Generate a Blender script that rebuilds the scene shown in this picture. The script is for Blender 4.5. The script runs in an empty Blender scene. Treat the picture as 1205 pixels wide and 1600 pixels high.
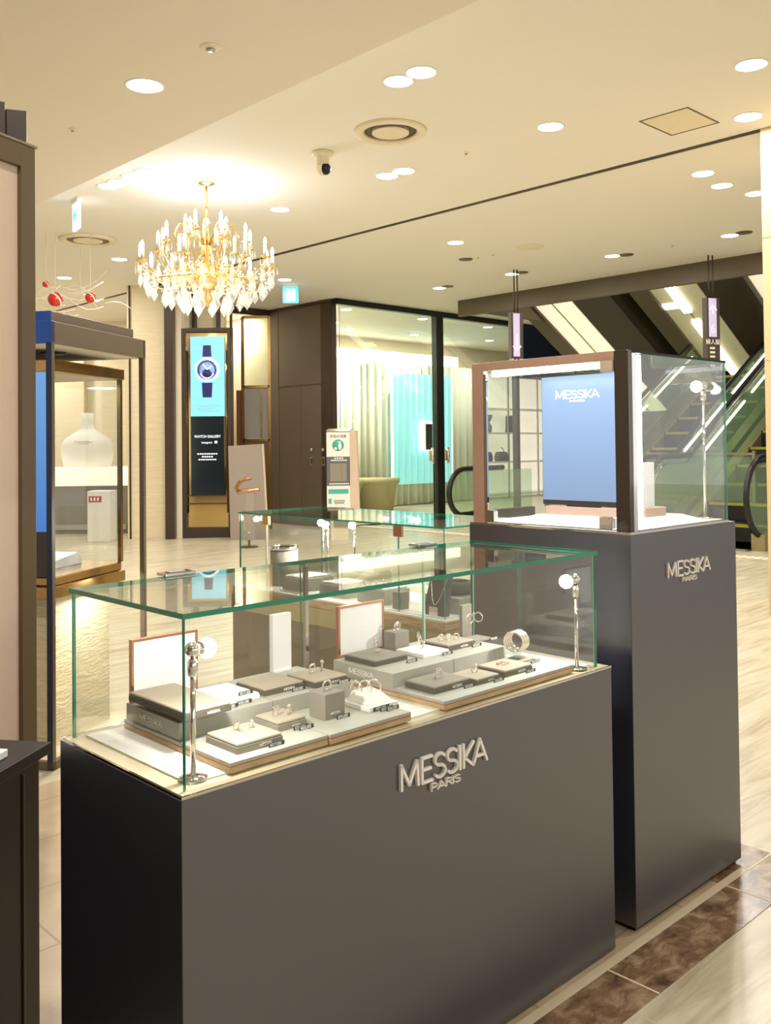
import bpy, bmesh, math, random
from math import sin, cos, pi, radians, sqrt
from mathutils import Vector, Matrix

S = bpy.context.scene
COL = S.collection
random.seed(7)

# ------------------------------------------------------------------ camera
CAM_H = 1.1; FPX = 1457.3; PITCH = .0197; ROLL = -.0109; CYPX = 668.11; YAW = .8067
A = Vector((sin(YAW), cos(YAW), 0)); B = Vector((-cos(YAW), sin(YAW), 0))
ROT = math.atan2(A.y, A.x)                       # rotation of everything that follows the shop grid
fw = Vector((0, cos(PITCH), sin(PITCH))); r0 = Vector((1, 0, 0)); u0 = r0.cross(fw)
rt = r0 * cos(ROLL) + u0 * sin(ROLL); up = -r0 * sin(ROLL) + u0 * cos(ROLL)
cd = bpy.data.cameras.new('camera'); cam = bpy.data.objects.new('camera', cd); COL.objects.link(cam)
m = Matrix((rt, up, -fw)).transposed().to_4x4(); m.translation = Vector((0, 0, CAM_H)); cam.matrix_world = m
cd.sensor_fit = 'VERTICAL'; cd.sensor_height = 36; cd.lens = FPX / 1600 * 36
cd.shift_y = -(800 - CYPX) / 1600; cd.shift_x = -0.0003; cd.clip_start = .02; cd.clip_end = 200
S.camera = cam

# ------------------------------------------------------------------ world, exposure
W = bpy.data.worlds.new('world'); S.world = W; W.use_nodes = True
bg = W.node_tree.nodes['Background']; bg.inputs[0].default_value = (1.0, .97, .93, 1); bg.inputs[1].default_value = 1.25
S.view_settings.view_transform = 'Standard'; S.view_settings.look = 'None'
S.view_settings.exposure = 0.16; S.view_settings.gamma = 1; S.view_settings.use_curve_mapping = False
S.cycles.use_denoising = True
S.cycles.max_bounces = 10; S.cycles.transparent_max_bounces = 32; S.cycles.glossy_bounces = 5
S.cycles.caustics_reflective = False; S.cycles.caustics_refractive = False
S.cycles.sample_clamp_indirect = 6
WARM = (1.0, .965, .90); COOL = (.82, .91, 1.0)

def light(name, kind, loc, power, color=WARM, size=.2, rot=None, spot=None, blend=.6, parent=None):
    d = bpy.data.lights.new(name, kind); d.energy = power; d.color = color
    if kind == 'AREA': d.shape = 'DISK'; d.size = size
    else: d.shadow_soft_size = size
    if kind == 'SPOT': d.spot_size = radians(spot); d.spot_blend = blend
    o = bpy.data.objects.new(name, d); COL.objects.link(o); o.location = loc
    if rot: o.rotation_euler = rot
    if parent: o.parent = parent
    return o

# ------------------------------------------------------------------ materials
def lin(c):
    if isinstance(c, str):
        c = [int(c[i:i + 2], 16) / 255 for i in (0, 2, 4)]
        c = [x / 12.92 if x < .04045 else ((x + .055) / 1.055) ** 2.4 for x in c]
    return tuple(c) + (1,)
def mat(name, col, rough=.5, metal=0, spec=.5, emit=None, es=1, coat=0, noise=None):
    m = bpy.data.materials.new(name); m.use_nodes = True; nt = m.node_tree; p = nt.nodes['Principled BSDF']
    p.inputs['Base Color'].default_value = lin(col); p.inputs['Roughness'].default_value = rough
    p.inputs['Metallic'].default_value = metal; p.inputs['Specular IOR Level'].default_value = spec
    p.inputs['Coat Weight'].default_value = coat
    if emit: p.inputs['Emission Color'].default_value = lin(emit); p.inputs['Emission Strength'].default_value = es
    tc = nt.nodes.new('ShaderNodeTexCoord')
    n = nt.nodes.new('ShaderNodeTexNoise'); nt.links.new(tc.outputs['Object'], n.inputs[0])
    sc, amt = noise or (40, .06)
    n.inputs['Scale'].default_value = sc; n.inputs['Detail'].default_value = 4
    mx = nt.nodes.new('ShaderNodeMix'); mx.data_type = 'RGBA'; mx.blend_type = 'MULTIPLY'
    r = nt.nodes.new('ShaderNodeMapRange'); r.inputs[3].default_value = 1 - amt; r.inputs[4].default_value = 1 + amt * .3
    nt.links.new(n.outputs[0], r.inputs[0]); mx.inputs[0].default_value = 1; mx.inputs[6].default_value = lin(col)
    nt.links.new(r.outputs[0], mx.inputs[7]); nt.links.new(mx.outputs[2], p.inputs['Base Color'])
    return m
def stone(name, c1, c2, c3, scale, stretch, rot, rough, detail=8, bump=0, dist=.6, tile=None, jcol='b8a890', jw=.004, org=(0, 0)):
    """streaked stone; optional square joints"""
    m = bpy.data.materials.new(name); m.use_nodes = True; nt = m.node_tree; p = nt.nodes['Principled BSDF']; N = nt.nodes.new
    tc = N('ShaderNodeTexCoord'); mp = N('ShaderNodeMapping'); nt.links.new(tc.outputs['Object'], mp.inputs[0])
    mp.inputs['Rotation'].default_value = (0, 0, -rot); mp2 = N('ShaderNodeMapping'); nt.links.new(mp.outputs[0], mp2.inputs[0])
    mp2.inputs['Scale'].default_value = stretch
    n = N('ShaderNodeTexNoise'); nt.links.new(mp2.outputs[0], n.inputs[0]); n.inputs['Scale'].default_value = scale
    n.inputs['Detail'].default_value = detail; n.inputs['Roughness'].default_value = .62; n.inputs['Distortion'].default_value = dist
    cr = N('ShaderNodeValToRGB'); nt.links.new(n.outputs[0], cr.inputs[0]); e = cr.color_ramp.elements
    e[0].position = .32; e[0].color = lin(c1); e[1].position = .68; e[1].color = lin(c3); x = e.new(.5); x.color = lin(c2)
    out = cr.outputs[0]
    if tile:
        br = N('ShaderNodeTexBrick'); mp3 = N('ShaderNodeMapping'); nt.links.new(mp.outputs[0], mp3.inputs[0]); mp3.inputs['Location'].default_value = (org[0], org[1], 0)
        nt.links.new(mp3.outputs[0], br.inputs[0]); br.offset = 0; br.inputs['Scale'].default_value = 1
        br.inputs['Brick Width'].default_value = tile[0]; br.inputs['Row Height'].default_value = tile[1]; br.inputs['Mortar Size'].default_value = jw
        br.inputs['Mortar Smooth'].default_value = 0
        mx = N('ShaderNodeMix'); mx.data_type = 'RGBA'; nt.links.new(br.outputs['Fac'], mx.inputs[0]); nt.links.new(out, mx.inputs[6]); mx.inputs[7].default_value = lin(jcol)
        out = mx.outputs[2]
    nt.links.new(out, p.inputs['Base Color']); p.inputs['Roughness'].default_value = rough
    if bump:
        b = N('ShaderNodeBump'); b.inputs['Strength'].default_value = bump; b.inputs['Distance'].default_value = .01
        nt.links.new(n.outputs[0], b.inputs['Height']); nt.links.new(b.outputs[0], p.inputs['Normal'])
    return m
def glass(name, tint, gain=1.0, rough=0.0):
    m = bpy.data.materials.new(name); m.use_nodes = True; nt = m.node_tree; N = nt.nodes.new
    nt.nodes.remove(nt.nodes['Principled BSDF']); o = nt.nodes['Material Output']
    g = N('ShaderNodeNewGeometry'); r = N('ShaderNodeMapRange'); nt.links.new(g.outputs['Backfacing'], r.inputs[0])
    r.inputs[3].default_value = 1.5; r.inputs[4].default_value = 1 / 1.5
    f = N('ShaderNodeFresnel'); nt.links.new(r.outputs[0], f.inputs[0])
    k = N('ShaderNodeMath'); k.operation = 'MULTIPLY'; k.use_clamp = True; nt.links.new(f.outputs[0], k.inputs[0]); k.inputs[1].default_value = gain
    t = N('ShaderNodeBsdfTransparent'); t.inputs[0].default_value = lin(tint)
    gl = N('ShaderNodeBsdfGlossy'); gl.inputs['Roughness'].default_value = rough
    mx = N('ShaderNodeMixShader'); nt.links.new(k.outputs[0], mx.inputs[0]); nt.links.new(t.outputs[0], mx.inputs[1]); nt.links.new(gl.outputs[0], mx.inputs[2])
    nt.links.new(mx.outputs[0], o.inputs[0]); return m
def screen(name, top, bottom, strength, axis=2, z0=0, z1=1):
    """glowing face with a soft vertical blend"""
    m = bpy.data.materials.new(name); m.use_nodes = True; nt = m.node_tree; p = nt.nodes['Principled BSDF']; N = nt.nodes.new
    tc = N('ShaderNodeTexCoord'); sp = N('ShaderNodeSeparateXYZ'); nt.links.new(tc.outputs['Object'], sp.inputs[0])
    r = N('ShaderNodeMapRange'); nt.links.new(sp.outputs[axis], r.inputs[0]); r.inputs[1].default_value = z0; r.inputs[2].default_value = z1
    mx = N('ShaderNodeMix'); mx.data_type = 'RGBA'; nt.links.new(r.outputs[0], mx.inputs[0]); mx.inputs[6].default_value = lin(bottom); mx.inputs[7].default_value = lin(top)
    p.inputs['Base Color'].default_value = (.01, .01, .015, 1); p.inputs['Roughness'].default_value = .3; p.inputs['Specular IOR Level'].default_value = .15
    nt.links.new(mx.outputs[2], p.inputs['Emission Color']); p.inputs['Emission Strength'].default_value = strength
    return m

MT = dict(
    charcoal=mat('charcoal satin lacquer', '30303c', .34, 0, .8),
    black=mat('black lacquer', '0e0b08', .4, 0, .4),
    cream=mat('cream paint', 'efe4cb', .7, 0, .3),
    white=mat('white paint', 'f4f1ea', .5, 0, .4),
    deck=mat('white display fabric', 'f7f3ea', .8, 0, .2, noise=(200, .03)),
    sand=mat('sand deck rim', 'd9cba8', .5, 0, .5),
    ceil=mat('ceiling plaster', 'f1eee6', .9, 0, .1, noise=(3, .015)),
    ceil2=mat('soffit plaster', 'eae2d6', .9, 0, .1, noise=(3, .015)),
    wall=stone('beige fabric wall', 'e0d0aa', 'e6d8b6', 'ecdfc2', 4, (1, 1, 14), 0, .7),
    wallp=mat('beige column cladding', 'd6bf98', .6),
    wood=stone('pale travertine', 'aa9b7d', 'cabfa5', 'dcd3bd', 3.6, (.5, 4.2, 1), ROT, .3, 8, 0, .8, tile=(1.6, .8), jcol='cdbd98', jw=.002),
    tan=stone('tan stone tile', 'b89f80', 'c5ad8e', 'd0bb9e', 5, (1, 1, 1), ROT, .28, 8, 0, .6, tile=(.56, .285), jcol='a8937a', jw=.0035, org=(.2, -.03)),
    marble=stone('brown marble', '4f3a29', '82674d', 'b09a7c', 17, (1, 1.5, 1), ROT, .24, 14, 0, .5),
    joint=mat('pale joint', 'e2d2b4', .4),
    steel=mat('polished steel', 'd8d6d2', .08, 1),
    chrome=mat('mirror chrome', 'f0eeea', .03, 1),
    satin=mat('satin steel', 'b9b2a6', .3, 1),
    gold=mat('gold plate', 'e8c782', .2, 1),
    brass=mat('antique brass', 'a88552', .25, 1),
    bronze=mat('dark bronze', '6e5a3c', .35, .6),
    copper=mat('rose copper', 'd9a184', .22, 1),
    gem=mat('pale jewel metal', 'fff4ea', .12, .85),
    rosest=mat('rose steel', 'd3ae99', .35, .45),
    darkrefl=mat('steel with painted dark reflection', '5a5652', .06, 1),  # post steel darkened in its colour to stand for a dark reflection
    letter=mat('pale metal lettering', 'fffaf2', .4, 0),
    rose=mat('rose gold', 'f0bda0', .15, 1),
    stand=mat('grey suede', '979083', .85, 0, .2, noise=(300, .08)),
    standd=mat('dark grey suede', '625b50', .85, 0, .2, noise=(300, .08)),
    puff=mat('taupe velvet', 'b3a794', .9, 0, .2, noise=(300, .06)),
    riser=mat('pale grey riser', 'b2aea2', .6, 0, .3),
    traytop=mat('grey green tray top', 'b5b4a6', .55, 0, .4),
    oak=stone('oak tray edge', 'a98a62', 'c6a678', 'd9be92', 12, (1, 1, 12), 0, .5),
    red=mat('red trim', 'b5452e', .5),
    tag=mat('dark price strip', '2b2823', .6),
    print=mat('white print', 'fffdf6', .6, emit=None),
    boxw=mat('white card', 'faf8f4', .6),
    gedge=mat('green glass edge', '1d8f70', .08, 0, .9),
    gedgel=mat('pale glass edge', 'a8d8c0', .08, 0, .9),
    glass=glass('clear glass', (.985, .995, .985), 1.0),
    glassr=glass('polished end glass', (.985, .995, .985), 2.4),
    glassd=glass('green shopfront glass', (.93, .975, .92), 1.2),
    glassb=mat('balustrade glass', 'c6d6bb', .1, 0, .8),
    crystal=mat('crystal', 'fbfaf5', .05, 0, 1),
    acryl=glass('acrylic', (.95, .97, .95), 1.6),
    brown=mat('brown frame', '65533b', .4, 0, .6),
    brownd=mat('dark brown frame', '3d2d1d', .4, 0, .5),
    taupe=mat('taupe door laminate', '6b5e50', .42, 0, .5),
    pink=mat('pale pink board', 'dcc3ac', .6),
    mauve=mat('mauve grey board', 'a2958a', .5),
    grey=mat('mid grey', '8a857c', .5),
    blackm=mat('black metal', '15130f', .35, .3),
    rubber=mat('black rubber', '1c1916', .35, 0, .5),
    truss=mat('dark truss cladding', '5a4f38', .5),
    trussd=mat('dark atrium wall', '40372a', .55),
    navy=mat('navy wall', '1c3155', .5),
    tanm=mat('tan skirt metal', 'a3966c', .35, .5),
    step=mat('dark step tread', '17140e', .6),
    yellow=mat('yellow step edge', 'a89c34', .5),
    led=mat('led white', 'ffffff', .5, emit='fff6e0', es=3),
    ledc=mat('cool led bar', 'ffffff', .5, emit='e6f2ff', es=14),
    down=mat('downlight lens', 'ffffff', .5, emit='fff4dc', es=14),
    bulb=mat('lamp lens', 'ffffff', .5, emit='fff2dd', es=30),
    candle=mat('candle bulb', 'ffffff', .5, emit='fff1d6', es=7),
    lilac=mat('lilac sign panel', 'bfb2d2', .5, emit='bfb2d2', es=.35),
    lilacl=mat('pale lilac print', 'd8cfe2', .5, emit='d8cfe2', es=.35),
    teal=mat('teal print', '4fb3ac', .5),
    signw=mat('lit sign white', 'ffffff', .5, emit='f2fbff', es=1.2),
    signt=mat('lit sign turquoise', '27c6d8', .5, emit='22c9dc', es=1.0),
    turq=mat('turquoise lit panel', 'a0dfe4', .5, emit='8ed2d8', es=.62, noise=(2, .1)),
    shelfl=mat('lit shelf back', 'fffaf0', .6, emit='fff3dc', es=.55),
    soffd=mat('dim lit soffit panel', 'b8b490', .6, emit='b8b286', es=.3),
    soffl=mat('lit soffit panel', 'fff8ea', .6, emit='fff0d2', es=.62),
    cove=mat('cove light', 'ffffff', .5, emit='fff6e6', es=2.4),
    coveglow=mat('painted cove glow', 'ffffff', .5, emit='fff3da', es=.85),  # emission standing for cove light falling on the curtain top
    curtain=mat('pale green curtain', 'ecebdc', .85, 0, .1),
    rattan=mat('tan seat cover', 'b7ab84', .8),
    redo=mat('red ornament', 'c42a1c', .2, 0, .7),
    dscreen=mat('dark screen', '1a2226', .1, 0, .6, emit='1c2629', es=.25),
    scrtext=mat('screen white text', 'ffffff', .4, emit='eaf6ff', es=1.0),
    scrblue=mat('screen navy', '14154a', .3, emit='20226c', es=.5),
    scrmid=mat('screen dial blue', '8aa6d8', .3, emit='7490c8', es=.6),
    scrlt=mat('screen pale blue', '6fb8d0', .3, emit='8ad6f0', es=.7),
    mirror=mat('bronze mirror', 'c6ac78', .06, 1),
    navyrefl=mat('metal painted with dark blue reflection', '18233f', .3, .3),  # dim blue reflection on the vitrine post, put into the colour
    bluerefl=mat('metal painted with blue reflection', '2550a8', .3, .3),  # blue light reflected by the vitrine metal, put into the colour
    plaster=stone('embossed cream plaster', 'ded0a8', 'e6dab4', 'eee3c2', 9, (1, 1, 5), 0, .7, 6, .9, 1.5),
    ledsoft=mat('screen watch case', 'ffffff', .3, emit='c4e6f4', es=.9),
    scrlt2=mat('screen hands', 'ffffff', .3, emit='f4fbff', es=1.0),
    gbox=mat('gallery brown', '6b3f22', .5),
)

def see_through(key, f, tint):
    m = MT[key]; nt = m.node_tree; p = nt.nodes['Principled BSDF']; o = nt.nodes['Material Output']
    t = nt.nodes.new('ShaderNodeBsdfTransparent'); t.inputs[0].default_value = lin(tint); x = nt.nodes.new('ShaderNodeMixShader'); x.inputs[0].default_value = f
    nt.links.new(p.outputs[0], x.inputs[1]); nt.links.new(t.outputs[0], x.inputs[2]); nt.links.new(x.outputs[0], o.inputs[0])
see_through('crystal', .7, (1, 1, 1)); see_through('glassb', .8, (.86, .95, .86))
MT['charcoal'].node_tree.nodes['Principled BSDF'].inputs['IOR'].default_value = 1.85
# ------------------------------------------------------------------ mesh helpers
class MB:
    def __init__(s): s.bm = bmesh.new(); s.mi = 0
    def _f(s, vs, smooth=False):
        try: f = s.bm.faces.new(vs)
        except ValueError: return None
        f.material_index = s.mi; f.smooth = smooth; return f
    def hexa(s, p):
        v = [s.bm.verts.new(q) for q in p]
        for i in ((3, 2, 1, 0), (4, 5, 6, 7), (0, 1, 5, 4), (1, 2, 6, 5), (2, 3, 7, 6), (3, 0, 4, 7)): s._f([v[j] for j in i])
        return s
    def box(s, x0, x1, y0, y1, z0, z1):
        return s.hexa([(x0, y0, z0), (x1, y0, z0), (x1, y1, z0), (x0, y1, z0), (x0, y0, z1), (x1, y0, z1), (x1, y1, z1), (x0, y1, z1)])
    def obox(s, p, q, w, h, upv=(0, 0, 1)):
        """bar from p to q, w wide sideways, h high along upv"""
        p = Vector(p); q = Vector(q); d = (q - p).normalized(); side = d.cross(Vector(upv)).normalized() * w / 2; u = side.cross(d).normalized() * h / 2
        return s.hexa([p - side - u, q - side - u, q + side - u, p + side - u, p - side + u, q - side + u, q + side + u, p + side + u])
    def prism(s, pts, z0, z1, mp=None):
        mp = mp or (lambda x, y, z: (x, y, z)); n = len(pts)
        a = [s.bm.verts.new(mp(x, y, z0)) for x, y in pts]; b = [s.bm.verts.new(mp(x, y, z1)) for x, y in pts]
        s._f(a[::-1]); s._f(b)
        for i in range(n): s._f([a[i], a[(i + 1) % n], b[(i + 1) % n], b[i]])
        return s
    def tube(s, path, r, n=8, closed=False):
        path = [Vector(p) for p in path]; L = len(path); rings = []; prev = None
        for i, p in enumerate(path):
            if closed: t = path[(i + 1) % L] - path[i - 1]
            else: t = path[min(i + 1, L - 1)] - path[max(i - 1, 0)]
            t.normalize()
            if prev is None:
                h = Vector((0, 0, 1)) if abs(t.z) < .9 else Vector((1, 0, 0)); x = t.cross(h).normalized()
            else: x = (prev - t * prev.dot(t)).normalized()
            prev = x; y = t.cross(x); rr = r[i] if isinstance(r, (list, tuple)) else r
            rings.append([s.bm.verts.new(p + (x * cos(2 * pi * k / n) + y * sin(2 * pi * k / n)) * rr) for k in range(n)])
        for i in range(L if closed else L - 1):
            a, b = rings[i], rings[(i + 1) % L]
            for k in range(n): s._f([a[k], a[(k + 1) % n], b[(k + 1) % n], b[k]], True)
        if not closed: s._f(rings[0][::-1]); s._f(rings[-1])
        return s
    def lathe(s, prof, c=(0, 0, 0), n=24, axis=None, closed=False):
        c = Vector(c); q = Vector((0, 0, 1)).rotation_difference(Vector(axis)).to_matrix() if axis else Matrix.Identity(3)
        rings = [[s.bm.verts.new(c + q @ Vector((r * cos(2 * pi * k / n), r * sin(2 * pi * k / n), z))) for k in range(n)] for r, z in prof]
        for i in range(len(rings) - 1 + (1 if closed else 0)):
            a, b = rings[i], rings[(i + 1) % len(rings)]
            for k in range(n): s._f([a[k], a[(k + 1) % n], b[(k + 1) % n], b[k]], True)
        if not closed:
            if prof[0][0] > 1e-6: s._f(rings[0][::-1])
            if prof[-1][0] > 1e-6: s._f(rings[-1])
        return s
    def ball(s, c, r, sx=1, sy=1, sz=1, n=14):
        c = Vector(c); rings = []
        for i in range(1, n // 2 + 1):
            t = pi * i / (n // 2 + 1); rings.append([s.bm.verts.new(c + Vector((sx * r * sin(t) * cos(2 * pi * k / n), sy * r * sin(t) * sin(2 * pi * k / n), -sz * r * cos(t)))) for k in range(n)])
        b = s.bm.verts.new(c - Vector((0, 0, sz * r))); t = s.bm.verts.new(c + Vector((0, 0, sz * r)))
        for k in range(n):
            s._f([b, rings[0][(k + 1) % n], rings[0][k]], True); s._f([t, rings[-1][k], rings[-1][(k + 1) % n]], True)
            for i in range(len(rings) - 1): s._f([rings[i][k], rings[i][(k + 1) % n], rings[i + 1][(k + 1) % n], rings[i + 1][k]], True)
        return s
    def torus(s, c, R, r, axis=(0, 0, 1), n=28, m=8, a0=0, a1=2 * pi, sq=1):
        q = Vector((0, 0, 1)).rotation_difference(Vector(axis)).to_matrix(); c = Vector(c); cl = abs(a1 - a0 - 2 * pi) < 1e-6
        N = n if cl else n + 1
        return s.tube([c + q @ Vector((R * cos(a0 + (a1 - a0) * k / n), sq * R * sin(a0 + (a1 - a0) * k / n), 0)) for k in range(N)], r, m, cl)
    def finish(s, name, mats):
        me = bpy.data.meshes.new(name); bmesh.ops.recalc_face_normals(s.bm, faces=s.bm.faces); s.bm.to_mesh(me); s.bm.free()
        for mm in (mats if isinstance(mats, (list, tuple)) else [mats]): me.materials.append(MT[mm] if isinstance(mm, str) else mm)
        return me
    def build(s, name, mats, parent=None, bevel=0, seg=2, loc=None, rz=0):
        me = s.finish(name, mats); o = bpy.data.objects.new(name, me); COL.objects.link(o)
        if parent: o.parent = parent
        if loc is not None: o.location = loc
        if rz: o.rotation_euler.z = rz
        if bevel:
            b = o.modifiers.new('bevel', 'BEVEL'); b.width = bevel; b.segments = seg; b.limit_method = 'ANGLE'; b.angle_limit = radians(40)
        return o

def tag(o, label=None, cat=None, group=None, kind=None):
    if label: o['label'] = label
    if cat: o['category'] = cat
    if group: o['group'] = group
    if kind: o['kind'] = kind
    return o
def thing(name, label, cat, loc=(0, 0, 0), rz=0, group=None):
    o = bpy.data.objects.new(name, None); COL.objects.link(o); o.empty_display_size = .05
    o.location = loc; o.rotation_euler = (0, 0, rz); return tag(o, label, cat, group)
def copy_tree(o, parent=None):
    c = o.copy(); COL.objects.link(c); c.parent = parent
    for ch in list(o.children): copy_tree(ch, c)
    return c
def struct(o): o['kind'] = 'structure'; return o
def ab(a, b, z=0): p = A * a + B * b; return Vector((p.x, p.y, z))      # shop grid -> world
def slab(name, pts, z0, z1, m, **k):
    mb = MB(); mb.prism([tuple(ab(a, b))[:2] for a, b in pts], z0, z1); return struct(mb.build(name, m, **k))

# ---- lettering
def arc(cx, cy, rx, ry, a0, a1, n=8): return [(cx + rx * cos(radians(a0 + (a1 - a0) * i / n)), cy + ry * sin(radians(a0 + (a1 - a0) * i / n))) for i in range(n + 1)]
Sg = [arc(.3, .74, .25, .24, 30, 270), arc(.3, .25, .27, .25, 90, -150)]
GL = {'M': ([[(.05, 0), (.05, 1), (.42, .12), (.8, 1), (.84, 0)]], .98),
      'E': ([[(.56, 1), (.06, 1), (.06, 0), (.58, 0)], [(.06, .52), (.5, .52)]], .66),
      'S': (Sg, .64), 'I': ([[(.06, 0), (.06, 1)]], .2),
      'K': ([[(.06, 0), (.06, 1)], [(.62, 1), (.12, .42), (.56, .0), (.6, .03)]], .6),
      'A': ([[(0, 0), (.36, 1), (.74, 0)], [(.12, .3), (.62, .3)]], .8),
      'P': ([[(.06, 0), (.06, 1), (.35, 1)] + arc(.35, .74, .24, .26, 90, -90) + [(.06, .48)]], .68),
      'R': ([[(.06, 0), (.06, 1), (.35, 1)] + arc(.35, .76, .24, .24, 90, -90) + [(.06, .52)], [(.3, .52), (.62, 0)]], .7)}
def word_mesh(txt, h, wd=None, t=.11, depth=.004, track=1.0):
    """word in the XZ plane (reading +x, front towards -y), baseline z=0"""
    mb = MB(); x = 0; segs = []
    for ch in txt:
        st, adv = GL[ch]
        for poly in st:
            for p, q in zip(poly, poly[1:]): segs.append((p[0] + x, p[1], q[0] + x, q[1]))
        x += adv * track
    x -= .06; sx = (wd / x) if wd else h
    for a0, b0, a1, b1 in segs:
        p = Vector((a0 * sx, 0, b0 * h)); q = Vector((a1 * sx, 0, b1 * h)); d = (q - p)
        if d.length < 1e-6: continue
        e = d.normalized() * t * h * .42
        mb.obox(p - e * .6, q + e * .6, depth, t * h, Vector((0, -1, 0)).cross(d))
    return mb, x * sx
def logo(parent, x, y, z, wd, h, depth, m, name='brand_lettering', small=True, rx=0, rz=0, sub=.24):
    mb, w = word_mesh('MESSIKA', h, wd, .12, depth); o = mb.build(name, m, parent, loc=(x, y, z)); o.rotation_euler = (rx, 0, rz)
    if small:
        mb, w2 = word_mesh('PARIS', h * sub * 1.25, wd * .34, .17, depth * .9); c, s_ = cos(rz), sin(rz)
        off = (wd - w2) / 2; o2 = mb.build('small_lettering', m, parent, loc=(x + off * c, y + off * s_, z - h * .48)); o2.rotation_euler = (rx, 0, rz)
    return o
def text(body, size, m, parent, loc, rz=0, rx=pi / 2, ext=.0005, name='lettering', align='LEFT', sx=1):
    c = bpy.data.curves.new('t', 'FONT'); c.body = body; c.size = size; c.extrude = ext; c.align_x = align; c.resolution_u = 3
    t = bpy.data.objects.new('t', c); COL.objects.link(t); dg = bpy.context.evaluated_depsgraph_get()
    me = bpy.data.meshes.new_from_object(t.evaluated_get(dg)); bpy.data.objects.remove(t); me.name = name; me.materials.clear(); me.materials.append(MT[m])
    o = bpy.data.objects.new(name, me); COL.objects.link(o); o.parent = parent; o.location = loc; o.rotation_euler = (rx, 0, rz); o.scale.x = sx; return o
def pane(parent, x0, x1, y0, y1, z0, z1, t, gm='glass', em='gedge', name='glass_pane', em2=None):
    """a sheet of glass: the two large faces clear, the rim green"""
    mb = MB(); mb.box(x0, x1, y0, y1, z0, z1); d = (x1 - x0, y1 - y0, z1 - z0); ax = d.index(min(d)); mb.bm.normal_update()
    for f in mb.bm.faces:
        f.normal_update(); f.material_index = 0 if abs(f.normal[ax]) > .5 else 1
    return mb.build(name, [gm, em], parent)
# ------------------------------------------------------------------ room shell
CZ = 3.1
PO = Vector((-.2894, 1.3052, 0))                                  # near corner of the front showcase
pa, pb = PO.dot(A), PO.dot(B)
def fl(name, a0, a1, b0, b1, z, m):
    return slab(name, [(pa + a0, pb + b0), (pa + a1, pb + b0), (pa + a1, pb + b1), (pa + a0, pb + b1)], z - .05, z, m)
fl('floor', -14, 22, -12, 22, 0, 'wood')
fl('floor', -2, 1.52, -.012, 1.87, .0012, 'tan')
fl('trim_1', -2, 1.64, -.034, -.012, .0018, 'joint')
fl('floor', -2, 1.779, -.152, -.034, .0016, 'marble')
fl('floor', 1.522, 1.779, -.034, .9, .0014, 'marble')
for k, a in enumerate((-.06, .467, .994, 1.52)): fl('trim_%d' % (k + 2), a - .0025, a + .0025, -.152, -.034, .0022, 'joint')
fl('trim_6', 1.64, 1.779, -.0355, -.031, .0022, 'joint')
# ceiling: main field, dropped soffit near the camera, the slot that crosses it
slab('ceiling', [(2.5, -9), (5.84, -9), (5.84, 19), (2.5, 19)], CZ, CZ + .12, 'ceil')
slab('ceiling', [(5.89, -9), (9.65, -9), (9.65, 19), (5.89, 19)], CZ, CZ + .12, 'ceil')
slab('ceiling', [(9.65, 8.55), (16, 8.55), (16, 14), (9.65, 14)], CZ, CZ + .12, 'ceil')
slab('ceiling', [(-12, -9), (2.955, -9), (2.955, 19), (-12, 19)], 2.95, CZ + .3, 'ceil2')
slab('ceiling', [(5.8, -9), (5.93, -9), (5.93, 19), (5.8, 19)], CZ + .14, CZ + .2, 'brownd')
slab('trim_7', [(5.888, -9), (5.896, -9), (5.896, 19), (5.888, 19)], CZ - .004, CZ + .11, 'satin')
slab('trim_8', [(9.65, -9), (9.72, -9), (9.72, 8.6), (9.65, 8.6)], 2.88, CZ + .1, 'truss')
slab('trim_9', [(9.72, 8.5), (13, 8.5), (13, 8.56), (9.72, 8.56)], 2.96, CZ + .1, 'truss')
slab('wall_unseen_darkener', [(-2.4, -3), (-2.2, -3), (-2.2, 2.6), (-2.4, 2.6)], 0, 2.95, 'brownd')  # unseen wall added to darken the left faces of the pedestals
# right column
slab('wall_right_column', [(5.84, 1.6), (6.6, 1.6), (6.6, 2.606), (5.84, 2.606)], 0, CZ, 'wallp')
for z in (.68, 1.62, 2.4): slab('trim_10', [(5.836, 1.6), (5.84, 1.6), (5.84, 2.606), (5.836, 2.606)], z, z + .004, 'sand')
# atrium beyond the fascia
slab('wall_atrium', [(17.5, -6), (17.7, -6), (17.7, 14), (17.5, 14)], 0, 7, 'trussd')
slab('wall_atrium_side', [(12.3, 9.55), (17.6, 9.55), (17.6, 9.7), (12.3, 9.7)], 2.2, 7, 'navy')
slab('ceiling', [(9.6, -9), (17.7, -9), (17.7, 14), (9.6, 14)], 6.8, 7, 'trussd')
# walls behind
def wbox(name, x0, x1, y0, y1, z0, z1, m, **k): return struct(MB().box(x0, x1, y0, y1, z0, z1).build(name, m, **k))
wbox('wall_back_left', -3.16, -2.69, 11.4, 12.1, 0, CZ, 'wall')
wbox('trim_11', -3.135, -3.115, 11.385, 11.4, 0, CZ, 'brownd')
wbox('trim_12', -2.68, -2.57, 11.3, 11.5, 0, CZ, 'brownd')
wbox('wall_back_left', -2.57, -2.5, 11.42, 11.7, 0, CZ, 'cream')
wbox('wall_back', -2.5, -2.06, 11.9, 12.1, 2.5, CZ, 'wall')
wbox('wall_back', -2.5, -1.9, 11.62, 11.66, 0, 2.6, 'brown')
wbox('trim_13', -2.46, -2.40, 11.86, 11.9, 2.5, CZ, 'brownd')
wbox('trim_14', -2.15, -2.10, 11.86, 11.9, 2.5, CZ, 'brownd')
wbox('wall_far_left', -10, -3.1, 14.6, 14.8, 0, CZ, 'cream')
wbox('wall_left', -9.0, -8.8, 2, 15, 0, CZ, 'cream')
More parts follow.
